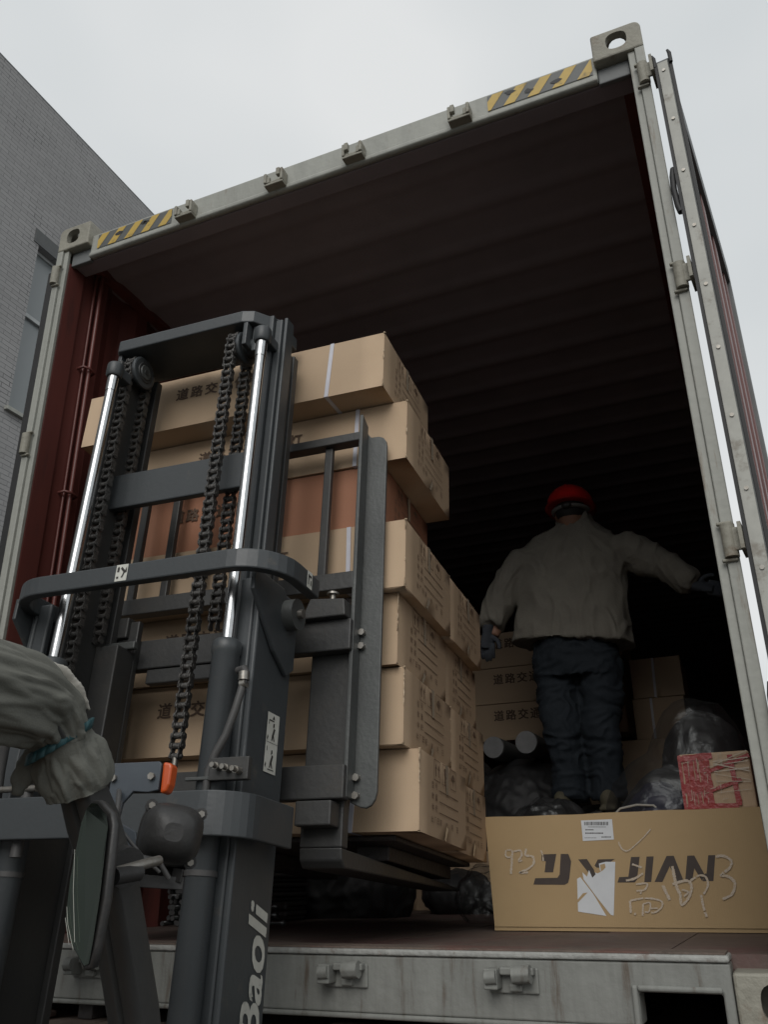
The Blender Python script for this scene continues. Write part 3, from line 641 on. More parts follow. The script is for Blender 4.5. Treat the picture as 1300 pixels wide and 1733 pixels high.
# body, offscreen but real
bd=F().mat('yellow_body'); bd.box(-.62,.42,-2.75,-2.05,-1.45,-.75); bd.box(-.58,.40,-2.05,-1.35,-1.45,-.95); bd.mat('mast_dark').box(-.55,.37,-1.35,-.62,-1.45,-1.2)
bd.box(-.35,.2,-2.0,-1.55,-.945,-.85); bd.box(-.35,.2,-2.05,-1.95,-.84,-.45); bd.build('chassis',fk,bevel=.03,seg=4)
for u in(-.62,.28):
    wl=F().mat('tyre'); wl.tube([(u,-.62,-1.43),(u+.02,-.62,-1.43),(u+.16,-.62,-1.43),(u+.18,-.62,-1.43)],[.24,.27,.27,.24],26); wl.build('wheel',fk)
    wl=F().mat('tyre'); wl.tube([(u,-2.3,-1.52),(u+.02,-2.3,-1.52),(u+.14,-2.3,-1.52),(u+.16,-2.3,-1.52)],[.2,.23,.23,.2],26); wl.build('wheel',fk)
# work light
hl=F().mat('black_plastic'); rg=[]
for t,rr in((-.075,.018),(-.070,.036),(-.05,.050),(-.02,.058),(.01,.060),(.028,.061),(.032,.064),(.044,.064)):
    ring=[]
    for k in range(32):
        a=2*PI*k/32; q=(abs(math.cos(a))**3.2+abs(math.sin(a))**3.2)**(-1/3.2); ring.append(Vector((q*rr*math.cos(a)*1.0,t,q*rr*math.sin(a)*.92)))
    rg.append(ring)
LM=Matrix.Translation((.420,-.86,.012))@Rm(R(4),R(6),R(38))@Matrix.Scale(.86,4)
rg=[[LM@p for p in r] for r in rg]; hl.rings(rg,True,True)
for sx in(-1,1):
    for sz in(-1,1): c=LM@Vector((sx*.05,.008,sz*.046)); c2=LM@Vector((sx*.05,.03,sz*.046)); hl.mat('black_plastic').tube([c,c2],.011,10); hl.mat('bolt_steel').tube([LM@Vector((sx*.05,-.001,sz*.046)),c],.006,6)
hlo=hl.build('work_light',fk)
MB(FM).mat('mirror_glass').rings([[LM@Vector((.055*math.cos(a),.0455,.05*math.sin(a))) for a in [2*PI*k/24 for k in range(24)]],[LM@Vector((.055*math.cos(a),.047,.05*math.sin(a))) for a in [2*PI*k/24 for k in range(24)]]]).build('light_glass',hlo)
br=F().mat('black_plastic'); b=lambda x,y,z:LM@Vector((x,y,z))
for p,q in((( .03,0,-.06),(.03,0,-.085)),((.045,0,-.085),(-.06,0,-.095)),((-.06,0,-.095),(-.075,0,-.07))): br.bar(b(*p),b(*q),.02,.004,(0,1,0))
br.build('light_bracket',fk,bevel=.001)
# indicator on a plate
PM=Matrix.Translation((.285,-.80,.12))@Rm(0,0,R(8))
ip=MB(FM@PM).mat('bracket_blue'); ip.prism([(-.05,.028),(.045,.030),(.050,.024),(.050,-.022),(.03,-.026),(-.0,-.024),(-.018,-.045),(-.022,-.075),(-.05,-.085)],-.004,.004,'y')
ip.prism([(-.055,-.06),(.02,-.095),(.045,-.165),(-.03,-.20),(-.06,-.16)],-.0105,-.0045,'y'); ip.box(-.05,.045,.005,.03,.012,.022)
ip.mat('bolt_steel'); 
for x,z in((-.043,.0),(.035,.002)): ip.cyl((x,-.004,z),(x,-.012,z),.007,6)
ip.build('indicator_bracket',fk,bevel=.0015)
il=MB(FM@PM); il.mat('black_plastic').box(-.045,.049,.006,.026,-.024,.010); il.mat('orange_lens').prism([(.051,.030),(.068,.027),(.071,.02),(.070,-.012),(.065,-.026),(.053,-.028)],-.002,.026,'y'); il.build('indicator',fk,bevel=.005,seg=3)
# mirror
MM=Matrix.Translation((.468,-1.115,-.075))@Rm(R(3),R(-4),R(-24))@Matrix.Diagonal((.84,1,.93,1))
def mirror():
    m=MB(FM@MM).mat('black_plastic'); P=[(-.030,.080),(-.018,.100),(-.002,.108),(.020,.104),(.062,.080),(.072,.062),(.066,-.04),(.050,-.10),(.040,-.124),(.024,-.126),(-.035,-.085),(-.050,-.06),(-.046,.0)]
    return m,P
m,P=mirror(); bev=[(a*1.0,b*1.0) for a,b in P]
k=len(P); rg=[[Vector((a*.93,-.004,b*.965)) for a,b in P],[Vector((a,-.005,b)) for a,b in P],[Vector((a*1.03,.0,b*1.015)) for a,b in P],[Vector((a*1.0,.007,b)) for a,b in P],[Vector((a*.75,.012,b*.85)) for a,b in P]]
m.rings(rg,True,True); mo=m.build('rear_mirror',fk)
m=MB(FM@MM).mat('mirror_glass'); m.add([(a*.93,-.0062-.004*(1-(b/.12)**2),b*.965) for a,b in P],[tuple(range(k))],False)
m.mat('sticker_white')
for pts in ([(-.036,.04),(-.026,-.02),(-.004,-.09)],[(-.043,-.04),(-.033,-.065),(-.006,-.10)],[(-.044,-.055),(-.022,-.092)]):
    m.tube([(a,-.0108,b) for a,b in pts],[.0004]*len(pts),5)
m.build('mirror_plate',mo)
am=F().mat('black_plastic'); am.tube([(.49,-1.09,-.075),(.495,-1.04,-.065)],.012,12); am.tube([(.40,-.985,-.045),(.445,-1.0,-.055)],.030,16); am.mat('bolt_steel'); am.tube([(.485,-1.08,-.068),(.50,-1.03,-.052),(.50,-1.0,-.045)],.0075,12); am.build('mirror_arm',fk)
wr=F().mat('hose_rubber'); wr.tube([(.262,-.815,.095),(.275,-.83,.09),(.30,-.86,.06),(.33,-.9,.0),(.345,-.93,-.04),(.35,-.95,-.045),(.40,-.94,-.03),(.43,-.90,-.035),(.44,-.88,-.06)],.0048,8)
wr.tube([(.41,-.98,.0),(.44,-.96,-.035),(.455,-.93,-.055)],.003,8); wr.build('cable',fk)

# ---- organic helper: remeshed cloth/flesh with wrinkles
def organic(m,name,parent,vox=.01,smooth=4,wr=0,wscale=8,seed=0,stretch=(1,1,1),cloth=False):
    o=m.build(name,parent); 
    md=o.modifiers.new('r','REMESH'); md.mode='VOXEL'; md.voxel_size=vox; md.use_smooth_shade=True
    if smooth: ms=o.modifiers.new('s','SMOOTH'); ms.iterations=smooth; ms.factor=.5
    bpy.context.view_layer.update(); dg=bpy.context.evaluated_depsgraph_get(); me=bpy.data.meshes.new_from_object(o.evaluated_get(dg)); o.modifiers.clear()
    old=o.data; me.materials.clear()
    for q in m.mats: me.materials.append(MATS[q])
    o.data=me; bpy.data.meshes.remove(old); me.name=name
    me.polygons.foreach_set('use_smooth',[True]*len(me.polygons))
    if wr:
        nn=[v.normal.copy() for v in me.vertices]
        for v,n_ in zip(me.vertices,nn):
            p=Vector((v.co.x*stretch[0],v.co.y*stretch[1],v.co.z*stretch[2]))*wscale+Vector((seed,seed*2,0))
            a=mnoise.noise(p+Vector((0,0,mnoise.noise(p*.5)*2))); b_=1-abs(mnoise.noise(p*1.7+Vector((5,1,2))))*2
            if cloth:
                q=p*1.1+Vector((mnoise.noise(p*.6),mnoise.noise(p*.6+Vector((9,0,0))),mnoise.noise(p*.6+Vector((0,7,0)))))*1.6
                r1=1-min(1,abs(mnoise.noise(q))*3.2); r2=1-min(1,abs(mnoise.noise(q*2.1+Vector((3,3,3))))*3.5)
                v.co+=n_*wr*(a*.5+r1*.6+r2*.12-.3)
            else: v.co+=n_*wr*(a*.7+b_*.45)
    return o
# canvas cover over the guard's corner
cv=F().mat('canvas')
CP=[((.39,-2.1,.10),.052),((.388,-1.7,.125),.054),((.386,-1.5,.138),.055),((.384,-1.38,.146),.056),((.383,-1.28,.152),.057),((.382,-1.22,.156),.054),((.382,-1.175,.150),.049),((.383,-1.150,.134),.044),((.384,-1.135,.119),.040),((.384,-1.124,.106),.040),((.385,-1.108,.088),.047),((.386,-1.090,.066),.050),((.387,-1.078,.048),.044)]
def cat(P,t):
    n=len(P)-1; i=min(int(t*n),n-1); f=t*n-i; p=[P[max(0,min(n,i+k))] for k in(-1,0,1,2)]
    return tuple(.5*((2*p[1][j])+(-p[0][j]+p[2][j])*f+(2*p[0][j]-5*p[1][j]+4*p[2][j]-p[3][j])*f*f+(-p[0][j]+3*p[1][j]-3*p[2][j]+p[3][j])*f**3) for j in range(len(p[0])))
flat=[(*c,r_) for c,r_ in CP]; NR,NA=190,120; rings_=[]
ctr=[Vector(cat(flat,i/(NR-1))[:3]) for i in range(NR)]; rad=[cat(flat,i/(NR-1))[3] for i in range(NR)]
KN=Vector((.384,-1.130,.113))
for i in range(NR):
    d=(ctr[min(i+1,NR-1)]-ctr[max(i-1,0)]).normalized(); x=Vector((1,0,0)); y=x.cross(d).normalized(); dk=(ctr[i]-KN).length; above=i/(NR-1)<8.3/12
    pl=min(1,max(0,(dk-.006)/.03))*math.exp(-max(0,dk-.03)/(.11 if above else .06))
    ring=[]
    for k in range(NA):
        a=2*PI*k/NA; q=Vector((math.cos(a)*1.3,math.sin(a)*1.3,i*.010))
        ph=a*9+2.2*mnoise.noise(q*1.1)+ (i*.012 if above else -i*.01)
        pleat=(1-abs(math.sin(ph/2)))**1.3-.35
        ph2=a*5+i*.055+3*mnoise.noise(q*.7+Vector((4,0,0))); sweep=(1-abs(math.sin(ph2/2)))**1.6-.3
        big=mnoise.noise(q*.9+Vector((0,9,0)))
        cr1=1-min(1,abs(mnoise.noise(q*2.3+Vector((2,7,big*2))))*4); cr2=1-min(1,abs(mnoise.noise(Vector((q.x*3+q.z*1.3,q.y*3-q.z*.9,q.z*2.2))))*4)
        rr_=rad[i]*(1+.26*pl*pleat+.13*sweep*(1-pl*.5)*(1 if above else .6)+.26*big+.085*cr1+.06*cr2+.012*mnoise.noise(q*9))
        rr_=max(rr_,.0395)
        p=ctr[i]+x*rr_*math.cos(a)*1.0+y*rr_*math.sin(a)
        low=max(0,-(y*math.sin(a)+x*math.cos(a)).z)
        if above: p.z-=.008*low*(1+mnoise.noise(Vector((p.y*14,p.x*10,3))))*min(1,dk/.08)
        ring.append(p)
    rings_.append(ring)
cv.rings(rings_,False,True); cv.add(rings_[0],[tuple(range(NA))],False)
cv.add([(-.62,-2.12,.13),(.36,-2.12,.13),(.36,-1.20,.180),(-.62,-1.20,.185),(-.62,-2.12,.12),(.36,-2.12,.12),(.36,-1.20,.170),(-.62,-1.20,.175)],[(0,1,2,3),(4,7,6,5),(0,4,5,1),(2,6,7,3)],True)
cvo=cv.build('canvas_cover',fk); sd=cvo.modifiers.new('s','SOLIDIFY'); sd.thickness=.0015
fl=F().mat('canvas_pale')
fl.tube([(.36,-1.20,.204),(.385,-1.165,.196),(.410,-1.14,.175),(.425,-1.125,.158)],[(.030,.005),(.030,.005),(.018,.004),(.003,.002)],14); organic(fl,'canvas_flap',cvo,vox=.003,smooth=2,wr=.004,wscale=30)
sp_=F().mat('teal'); pts=[]
for k in range(21):
    a=2*PI*k/20; pts.append(Vector((.384+.0435*math.cos(a),-1.131+.0435*math.sin(a),.112+.018*math.cos(a)+.030*math.sin(a))))
rr=[]
for p in pts: rr.append([p+Vector((0,0,.008)),p+Vector((0,-.001,-.008))])
for a,b_ in zip(rr[:-1],rr[1:]): sp_.add([a[0],b_[0],b_[1],a[1]],[(0,1,2,3)],True)
so_=sp_.build('tie_strap',cvo); sm=so_.modifiers.new('s','SOLIDIFY'); sm.thickness=.003; sm.offset=1
tl=F().mat('canvas'); tl.tube([(.345,-1.13,.105),(.335,-1.13,.08),(.325,-1.13,.055),(.32,-1.13,.035)],[(.014,.006),(.020,.005),(.016,.004),(.006,.003)],12); organic(tl,'canvas_flap',cvo,vox=.004,smooth=2,wr=.008,wscale=25)

# ================= CARTONS
BH=.2165
def carton_obj(name,u1,v0,w0,L,D,h,label,group,m='cardboard',text=None,side=True,strap_u=None,frame=FM,seed=0,cat='carton',yawj=0,worn=False,strap2=None):
    rnd=random.Random(seed); base=frame@Vector((u1-L/2,v0+D/2,w0)); rot=frame.to_3x3().to_4x4()@Matrix.Rotation(yawj,4,'Z')
    M=Matrix.Translation(base)@rot
    b=MB(); b.mat(m); x0,x1=-L/2,L/2; y0,y1=-D/2,D/2; e=.0005
    # slightly swollen faces
    def face(P00,P10,P11,P01,nrm,bulge,nu,nv):
        P00,P10,P11,P01=map(Vector,(P00,P10,P11,P01)); vs=[];fs=[]
        for j in range(nv+1):
            for i in range(nu+1):
                s_=i/nu;t_=j/nv; p=P00*(1-s_)*(1-t_)+P10*s_*(1-t_)+P11*s_*t_+P01*(1-s_)*t_
                q=math.sin(PI*s_)*math.sin(PI*t_); p=p+Vector(nrm)*(bulge*q+ (0 if i in(0,nu) or j in(0,nv) else .0024*mnoise.noise(p*6+Vector((seed*3,0,0))))); vs.append(p)
        for j in range(nv):
            for i in range(nu): a=j*(nu+1)+i; fs.append((a,a+1,a+nu+2,a+nu+1))
        b.add(vs,fs,True)
    bu=rnd.uniform(.0,.003)
    face((x0,y0,0),(x1,y0,0),(x1,y0,h),(x0,y0,h),(0,-1,0),bu,14,4)
    face((x1,y0,0),(x1,y1,0),(x1,y1,h),(x1,y0,h),(1,0,0),bu,6,4)
    face((x1,y1,0),(x0,y1,0),(x0,y1,h),(x1,y1,h),(0,1,0),bu,6,3)
    face((x0,y1,0),(x0,y0,0),(x0,y0,h),(x0,y1,h),(-1,0,0),bu,6,4)
    face((x0,y0,h),(x1,y0,h),(x1,y1,h),(x0,y1,h),(0,0,1),0,8,4)
    face((x0,y1,0),(x1,y1,0),(x1,y0,0),(x0,y0,0),(0,0,-1),0,8,4)
    # bottom flap seam and tape
    F_=-D/2-bu-.0018
    if text:
        b.mat('card_print'); tx,tw=text; chars='道路交通信号灯'; p=tw/7
        # text lies on the front; follow the bulge with a small clearance
        for i,c in enumerate(chars): b.text(c,(tx+i*p,F_,h*.54),(p*.80,0,0),(0,0,p*.80),.03)
        b.text('LIGHTING SIGNAL',(tx,F_,h*.26),(.34,0,0),(0,0,.016)) if False else None
    if side:
        X=x1+bu+.0016; b.mat('side_print')
        def fr(y,z,w_,h_,t=.003):
            for a0,a1,c0,c1 in((y,y+t,z,z+h_),(y+w_-t,y+w_,z,z+h_),(y+t,y+w_-t,z,z+t),(y+t,y+w_-t,z+h_-t,z+h_)): b.add([(X,a0,c0),(X,a1,c0),(X,a1,c1),(X,a0,c1)],[(0,1,2,3)],False)
        def poly(P,y,z,s_): b.add([(X,y+s_*a,z+s_*c) for a,c in P],[tuple(range(len(P)))],False)
        k=D/.43; ys=[y0+.125*k,y0+.20*k,y0+.275*k]; zt=h*.74; sz=.045
        for y in ys: fr(y-.006,zt-.006,sz+.012,sz+.014,.002)
        for dx in(.0,.55): poly([(.12+dx,.15),(.24+dx,.15),(.24+dx,.6),(.36+dx,.6),(.18+dx,.95),(.0+dx,.6),(.12+dx,.6)],ys[0]+.004,zt,sz)
        poly([(.2,.95),(.8,.95),(.7,.55),(.55,.45),(.55,.15),(.72,.05),(.28,.05),(.45,.15),(.45,.45),(.3,.55)],ys[1],zt,sz)
        poly([(.05,.5),(.2,.75),(.5,.9),(.8,.75),(.95,.5),(.54,.5),(.54,.15),(.46,.15),(.46,.5)],ys[2],zt,sz)
        lines=[('型号',.60),('数量',.46),('体积',.32),('毛重',.18)]
        for i,(s_,zz) in enumerate(lines[:3]):
            b.text(s_[0],(X,y0+.10*k,h*zz),(0,.020,0),(0,0,.018),.0); b.text(s_[1],(X,y0+.130*k,h*zz),(0,.020,0),(0,0,.018),.0)
            b.add([(X,y0+.165*k,h*zz),(X,y0+.345*k,h*zz),(X,y0+.345*k,h*zz+.0028),(X,y0+.165*k,h*zz+.0028)],[(0,1,2,3)],False)
        for i,c in enumerate('出厂日期'): b.text(c,(X,y0+(.095+.025*i)*k,h*.17),(0,.017,0),(0,0,.017),.0)
        for i,c in enumerate('年月日'): b.text(c,(X,y0+(.225+.05*i)*k,h*.17),(0,.017,0),(0,0,.017),.0)
        b.mat('clear_tape_glint'); yt=rnd.uniform(-.02,.02)
        b.add([(X+.0006,yt-.0,h*.60),(X+.0006,yt+.02,h*.62),(X+.0006,yt+.018,h),(X+.0006,yt-.006,h)],[(0,1,2,3)],False)
        b.add([(X+.0006,yt-.02,h*.02),(X+.0006,yt-.008,h*.0),(X+.0006,yt+.016,h*.16),(X+.0006,yt-.0,h*.20)],[(0,1,2,3)],False)
    # crushed pale edges
    b.mat('card_edge')
    for kx in range(3+(6 if worn else 0)):
        z=rnd.uniform(0,h) if not worn else h*(1-rnd.random()**2*.5); l=rnd.uniform(.004,.02)
        b.tube([(x1-.001,y0-.0005,max(0,z-l)),(x1+.0005,y0-.0015,z),(x1-.001,y0-.0005,min(h,z+l))],[.0008,.002,.0008],6)
    for c_ in((x1,y0,h),(x1,y0,0)): b.ell(c_,(.0045,.0045,.003),6,4)
    o=b.build(name); o.matrix_world=M; tag(o,label,cat,group)
    wv=o.modifiers.new('w','WELD'); wv.merge_threshold=.0002
    bv=o.modifiers.new('b','BEVEL'); bv.width=.003; bv.segments=2; bv.limit_method='ANGLE'; bv.angle_limit=R(50)
    WORLD[o.name]=Vector((0,0,0))
    def strap(us):
        s=MB().mat('strap'); t=.0025; wd=.0135; e=bu+.002; x=us-(u1-L/2)
        P=[(y0-e,-.001-t),(y0-e,h+.002),(y1+e,h+.002),(y1+e,-.001-t)]
        def seg(a0,a1,c0,c1): s.box(x-wd/2,x+wd/2,a0,a1,c0,c1)
        # front strip follows a slight lean
        lean=rnd.uniform(-.012,.012)
        s.add([(x-wd/2+lean,y0-e,0),(x+wd/2+lean,y0-e,0),(x+wd/2,y0-e,h),(x-wd/2,y0-e,h),(x-wd/2+lean,y0-e+t,0),(x+wd/2+lean,y0-e+t,0),(x+wd/2,y0-e+t,h),(x-wd/2,y0-e+t,h)],[(0,1,2,3),(0,4,5,1),(1,5,6,2),(2,6,7,3),(3,7,4,0),(7,6,5,4)])
        s.add([(x-wd/2+lean,y0-e,-.0012),(x+wd/2+lean,y0-e,-.0012),(x+wd/2+lean+.03,y1,-.0012),(x-wd/2+lean+.03,y1,-.0012),(x-wd/2+lean,y0-e,-.0002),(x+wd/2+lean,y0-e,-.0002),(x+wd/2+lean+.03,y1,-.0002),(x-wd/2+lean+.03,y1,-.0002)],[(0,3,2,1),(4,5,6,7),(0,1,5,4)])
        so=s.build('strap',o); so.matrix_parent_inverse=Matrix.Identity(4)
    for us in (strap_u,strap2):
        if us is not None: strap(us)
    return o
G='cartons stacked on the forks'
#  u1, v0, w0, textstart(u), strap u, description
LAY=[('bottom',.547,.080,.1325,'second from bottom'),]
rows=[ # u1,v0,w0,h,tx,strap,mat,label,worn
 (.547,.080,.132,.2150,-.30,.36,'cardboard','brown carton at the front of the forklift stack, in its lowest layer',True),
 (.517,.025,.3500,.2150,-.287,.35,'cardboard','brown carton with frayed corner, second from the bottom, front of the forklift stack',True),
 (.505,.008,.5680,.2150,-.288,.345,'cardboard','brown carton third from the bottom, front of the forklift stack',True),
 (.537,-.035,.7860,.2150,-.25,.352,'cardboard','brown carton directly under the reddish carton of the forklift stack',False),
 (.450,-.018,1.0040,.2150,-.318,.255,'cardboard_red','reddish brown carton, the only reddish one, in the front of the forklift stack',False),
 (.534,-.024,1.2220,.2150,-.237,.362,'cardboard','brown carton overhanging the reddish carton in the forklift stack',False),
 (.486,-.125,1.4400,.2120,-.298,.300,'cardboard','topmost brown carton of the forklift stack, strapped with a white band',False)]
for i,(u1,v0,w0,h,tx,st_,mt,lab,wn) in enumerate(rows):
    LL=1.04 if i==4 else 1.17
    carton_obj('carton',u1,v0,w0,LL,.452,h,lab,G,m=mt,yawj=(.0,.004,-.005,.003,.006,-.004,.0)[i],text=(tx-(u1-LL/2),.41),strap_u=st_,seed=i+1,worn=wn)
backs=[(.516,.534,.132,.36,'bottom'),(.515,.479,.350,.41,'second'),(.500,.462,.568,.39,'third'),(.533,.419,.786,.40,'fourth')]
for i,(u1,v0,w0,d,nm) in enumerate(backs):
    carton_obj('carton',u1,v0,w0,1.17,d if d>.35 else .36,.215,'brown carton behind the front row of the forklift stack, %s'%({'bottom':'in its lowest layer','second':'in its second layer','third':'in its third layer','fourth':'in its fourth layer'}[nm]),'cartons in the rear row on the forks',seed=20+i)
# pallet
pa=MB(FM).mat('trailer_steel')
for u in(-.6,-.12,.30): pa.box(u,u+.10,.25,.85,.076,.116)
pa.box(-.6,.46,.14,.88,.1165,.1300); tag(pa.build('pallet',loc=FM@Vector((0,.5,.07)),bevel=.004),'dark flat pallet board under the forklift carton stack','pallet')

# big marked carton inside the door: front plane y=.93
K=1.436
HQ=(0.0009509050042,9.165143262e-05,1.478040617,2.158296034e-05,-0.0006811473235,0.5684437259,0.0001005444257,9.150231408e-05)   # artwork sheet units -> metres on the carton's face
def q2(u,v):
    k=HQ[6]*u+HQ[7]*v+1; return ((HQ[0]*u+HQ[1]*v+HQ[2])/k,(HQ[3]*u+HQ[4]*v+HQ[5])/k)
DY=.93
x0,x1,z0,z1=1.476,2.372,.1475,.503
bc=MB(); bc.mat('cardboard_ochre'); bc.box(x0+.012,x1,DY+.004,DY+.42,z0,z0+.012)
vs=[];nx,nz=24,8
for j in range(nz+1):
    for i in range(nx+1):
        a=i/nx;b_=j/nz; x=x0+(x1-x0)*a+.010*(1-b_)*(1-a)*0; z=z0+.012+(z1-z0-.012)*b_; yy=DY+.0003*mnoise.noise(Vector((x*5,z*5,0))); vs.append((x+(.014*(1-b_) if i==0 else 0),yy,z+(.004*mnoise.noise(Vector((x*7,3,1))) if j==nz else 0)))
bc.add(vs,[(j*(nx+1)+i,j*(nx+1)+i+1,(j+1)*(nx+1)+i+1,(j+1)*(nx+1)+i) for j in range(nz) for i in range(nx)],True)
bc.add([(x0,DY,z1),(x1,DY,z1),(x1,DY+.42,z1),(x0,DY+.42,z1)],[(0,1,2,3)],False); bc.add([(x0+.014,DY,z0+.012),(x0,DY,z1),(x0,DY+.42,z1),(x0+.014,DY+.42,z0+.012)],[(0,1,2,3)],False)
bc.add([(x1,DY,z0),(x1,DY+.42,z0),(x1,DY+.42,z1),(x1,DY,z1)],[(0,1,2,3)],False); bc.add([(x1,DY+.42,z0),(x0,DY+.42,z0),(x0,DY+.42,z1),(x1,DY+.42,z1)],[(0,1,2,3)],False)
def poly2(P,lift,mt): bc.mat(mt); bc.add([(a,DY-lift,c) for a,c in [q2(*p) for p in P]],[tuple(range(len(P)))],False)
INK='print_dark'
L1_,L2_=.0008,.0014
poly2([(262,258),(330,256),(315,340),(276,340),(282,290),(262,286)],L1_,INK)
poly2([(350,256),(385,256),(398,290),(390,365),(384,388),(368,397),(225,396),(233,367),(335,365),(345,350)],L1_,INK)
poly2([(430,281),(470,279),(520,355),(495,368),(480,345)],L1_,INK)
poly2([(520,281),(598,279),(540,318),(500,320)],L1_,INK)
poly2([(672,270),(712,269),(700,372),(690,386),(610,387),(618,362),(660,360)],L1_,INK)
poly2([(743,268),(776,267),(765,384),(733,385)],L1_,INK)
poly2([(835,265),(868,264),(915,383),(878,383),(850,312),(816,384),(780,384)],L1_,INK)
poly2([(930,264),(962,263),(1010,352),(998,380),(962,322),(952,382),(920,382)],L1_,INK)
poly2([(1026,262),(1058,261),(1050,380),(1000,381),(1012,345),(1018,346)],L1_,INK)
# missing strip torn by tape
poly2([(285,88),(312,88),(400,245),(470,340),(450,352),(380,250)],L1_+.0003,'cardboard_ochre')
poly2([(425,370),(440,362),(500,440),(560,540),(430,520)],L2_,'paper'); poly2([(450,340),(470,360),(480,330),(495,365),(510,350),(500,310),(530,330),(525,300),(556,292),(600,292),(593,538),(580,535),(520,460),(455,372)],L2_,'paper')
poly2([(424,470),(452,436),(474,432),(430,478)],L2_+.0003,'cardboard_ochre')
poly2([(505,340),(500,306),(535,335),(530,306),(552,300),(556,318),(545,330),(520,345)],L2_+.0003,'cardboard_ochre')
poly2([(443,103),(585,97),(594,190),(452,197)],L2_,'paper')
random.seed(5); a=458
while a<565:
    w_=random.choice([1.5,2,3,4]); poly2([(a,109),(a+w_,109),(a+w_,125),(a,125)],L2_+.0004,'ink'); a+=w_+random.choice([1.5,2.5])
for (yy,xa,xb,hh_) in((131,475,555,3),(143,463,500,5),(158,463,545,6),(181,460,512,2.5),(176,537,580,5)):
    a=xa
    while a<xb: w_=random.choice([3,4,5]); poly2([(a,yy),(a+w_,yy),(a+w_,yy+hh_),(a,yy+hh_)],L2_+.0004,'ink'); a+=w_+1.6
def smooth_path(P):
    if len(P)<3: return P
    out=[]; n=len(P)
    for i in range(n-1):
        p0,p1,p2,p3=[Vector(P[max(0,min(n-1,i+k))]) for k in(-1,0,1,2)]
        for k in range(5):
            f=k/5; out.append(tuple(.5*((2*p1)+(-p0+p2)*f+(2*p0-5*p1+4*p2-p3)*f*f+(-p0+3*p1-3*p2+p3)*f**3)))
    return out+[P[-1]]
SN=[0]
def stroke(P,w_=7):
    SN[0]+=1; lf=SN[0]*.00006
    bc.mat('chalk'); pts=[]
    for i in range(len(P)-1):
        a=Vector(P[i]);b_=Vector(P[i+1]); n=max(2,int((b_-a).length/4))
        for k in range(n): pts.append(a.lerp(b_,k/n))
    pts.append(Vector(P[-1])); vs=[]
    for i,p in enumerate(pts):
        d=(pts[min(i+1,len(pts)-1)]-pts[max(i-1,0)]); d.normalize(); nn=Vector((-d.y,d.x)); h_=w_*random.uniform(.55,.85)
        for s_ in(1,-1): c=q2(*(p+nn*h_*s_+Vector((random.uniform(-.6,.6),random.uniform(-.6,.6))))); vs.append((c[0],DY-.0021-lf,c[1]))
    bc.add(vs,[(2*i,2*i+1,2*i+3,2*i+2) for i in range(len(pts)-1) if random.random()>.015],False)
for P,w_ in [([(100,240),(98,262),(112,272),(128,258),(126,240),(104,238)],5),([(128,258),(126,300),(122,348)],7),([(135,245),(165,240),(172,262),(158,288),(175,285)],6),([(192,232),(190,262),(222,268),(226,300),(200,325),(175,335),(165,342),(200,340)],7),([(260,240),(268,262),(270,290)],5),
 ([(615,200),(630,232),(652,243),(670,235)],5),([(670,235),(720,190),(762,143)],4),
 ([(678,303),(722,318)],6),([(650,378),(690,368),(728,345)],7),([(695,395),(745,392),(735,420),(698,425)],6),([(720,425),(716,440)],5),([(668,470),(672,526)],7),([(668,470),(740,458),(808,470),(815,495),(790,520),(765,525)],6),([(728,485),(726,538)],6),([(728,485),(760,480),(755,520),(735,520)],5),([(755,505),(795,505)],5),([(690,535),(694,525)],6),
 ([(818,400),(850,466)],9),([(862,312),(880,400),(898,440)],10),([(862,395),(930,378),(950,410),(935,460),(905,488),(898,440)],9),([(905,420),(935,430),(915,450)],6),
 ([(945,378),(985,355),(1015,362),(1025,400),(1005,440)],7),([(992,440),(1005,500),(1020,545)],8),
 ([(1060,268),(1095,265),(1130,285),(1125,320),(1085,352),(1120,360),(1148,390),(1135,440),(1092,463)],9)]: stroke(smooth_path(P),w_)
bco=bc.build('carton',loc=(1.92,DY+.2,z0)); tag(bco,'long ochre carton with bold dark lettering, chalk writing and torn label on the container floor','carton')
# small box wrapped in red tape
RM=Matrix.Translation((2.255,1.10,.505))@Matrix.Rotation(R(-3),4,'Z')
rb=MB(RM).mat('cardboard').box(-.11,.115,-.08,.12,.0,.182); rbo=rb.build('small_box',loc=(2.255,1.10,.505),bevel=.008,seg=3); tag(rbo,'small cardboard box wrapped in glint-painted red tape on top of the long ochre carton','box')
rt_=MB(RM); random.seed(9)
def band(a,b_,w_,mt,y):
    a=Vector(a);b_=Vector(b_);d=(b_-a).normalized();n=Vector((-d.y,d.x))*w_/2; pts=[]
    k=10; vs=[]
    for i in range(k+1):
        p=a.lerp(b_,i/k); o=y-.001*random.random()
        for s_ in(1,-1): q=p+n*s_*random.uniform(.8,1.1); vs.append((max(-.112,min(.117,q.x)),o,max(.002,min(.184,q.y))))
    rt_.mat(mt); rt_.add(vs,[(2*i,2*i+1,2*i+3,2*i+2) for i in range(k)],True)
[band((-.108+.017*k,.005+.004*(k%2)),(-.106+.017*k,.178),.012+.004*(k%3),'red_wrap',-.0832) for k in range(6)]; band((-.112,.07),(-.01,.075),.035,'red_wrap',-.0838); band((-.112,.165),(.0,.172),.02,'red_wrap',-.0845); band((-.112,.012),(.06,.008),.02,'red_wrap',-.084); band((-.02,.12),(.115,.165),.014,'red_wrap',-.0845); band((.055,.17),(.062,.01),.018,'red_wrap',-.085); band((-.02,.06),(.08,.09),.012,'red_wrap',-.085)
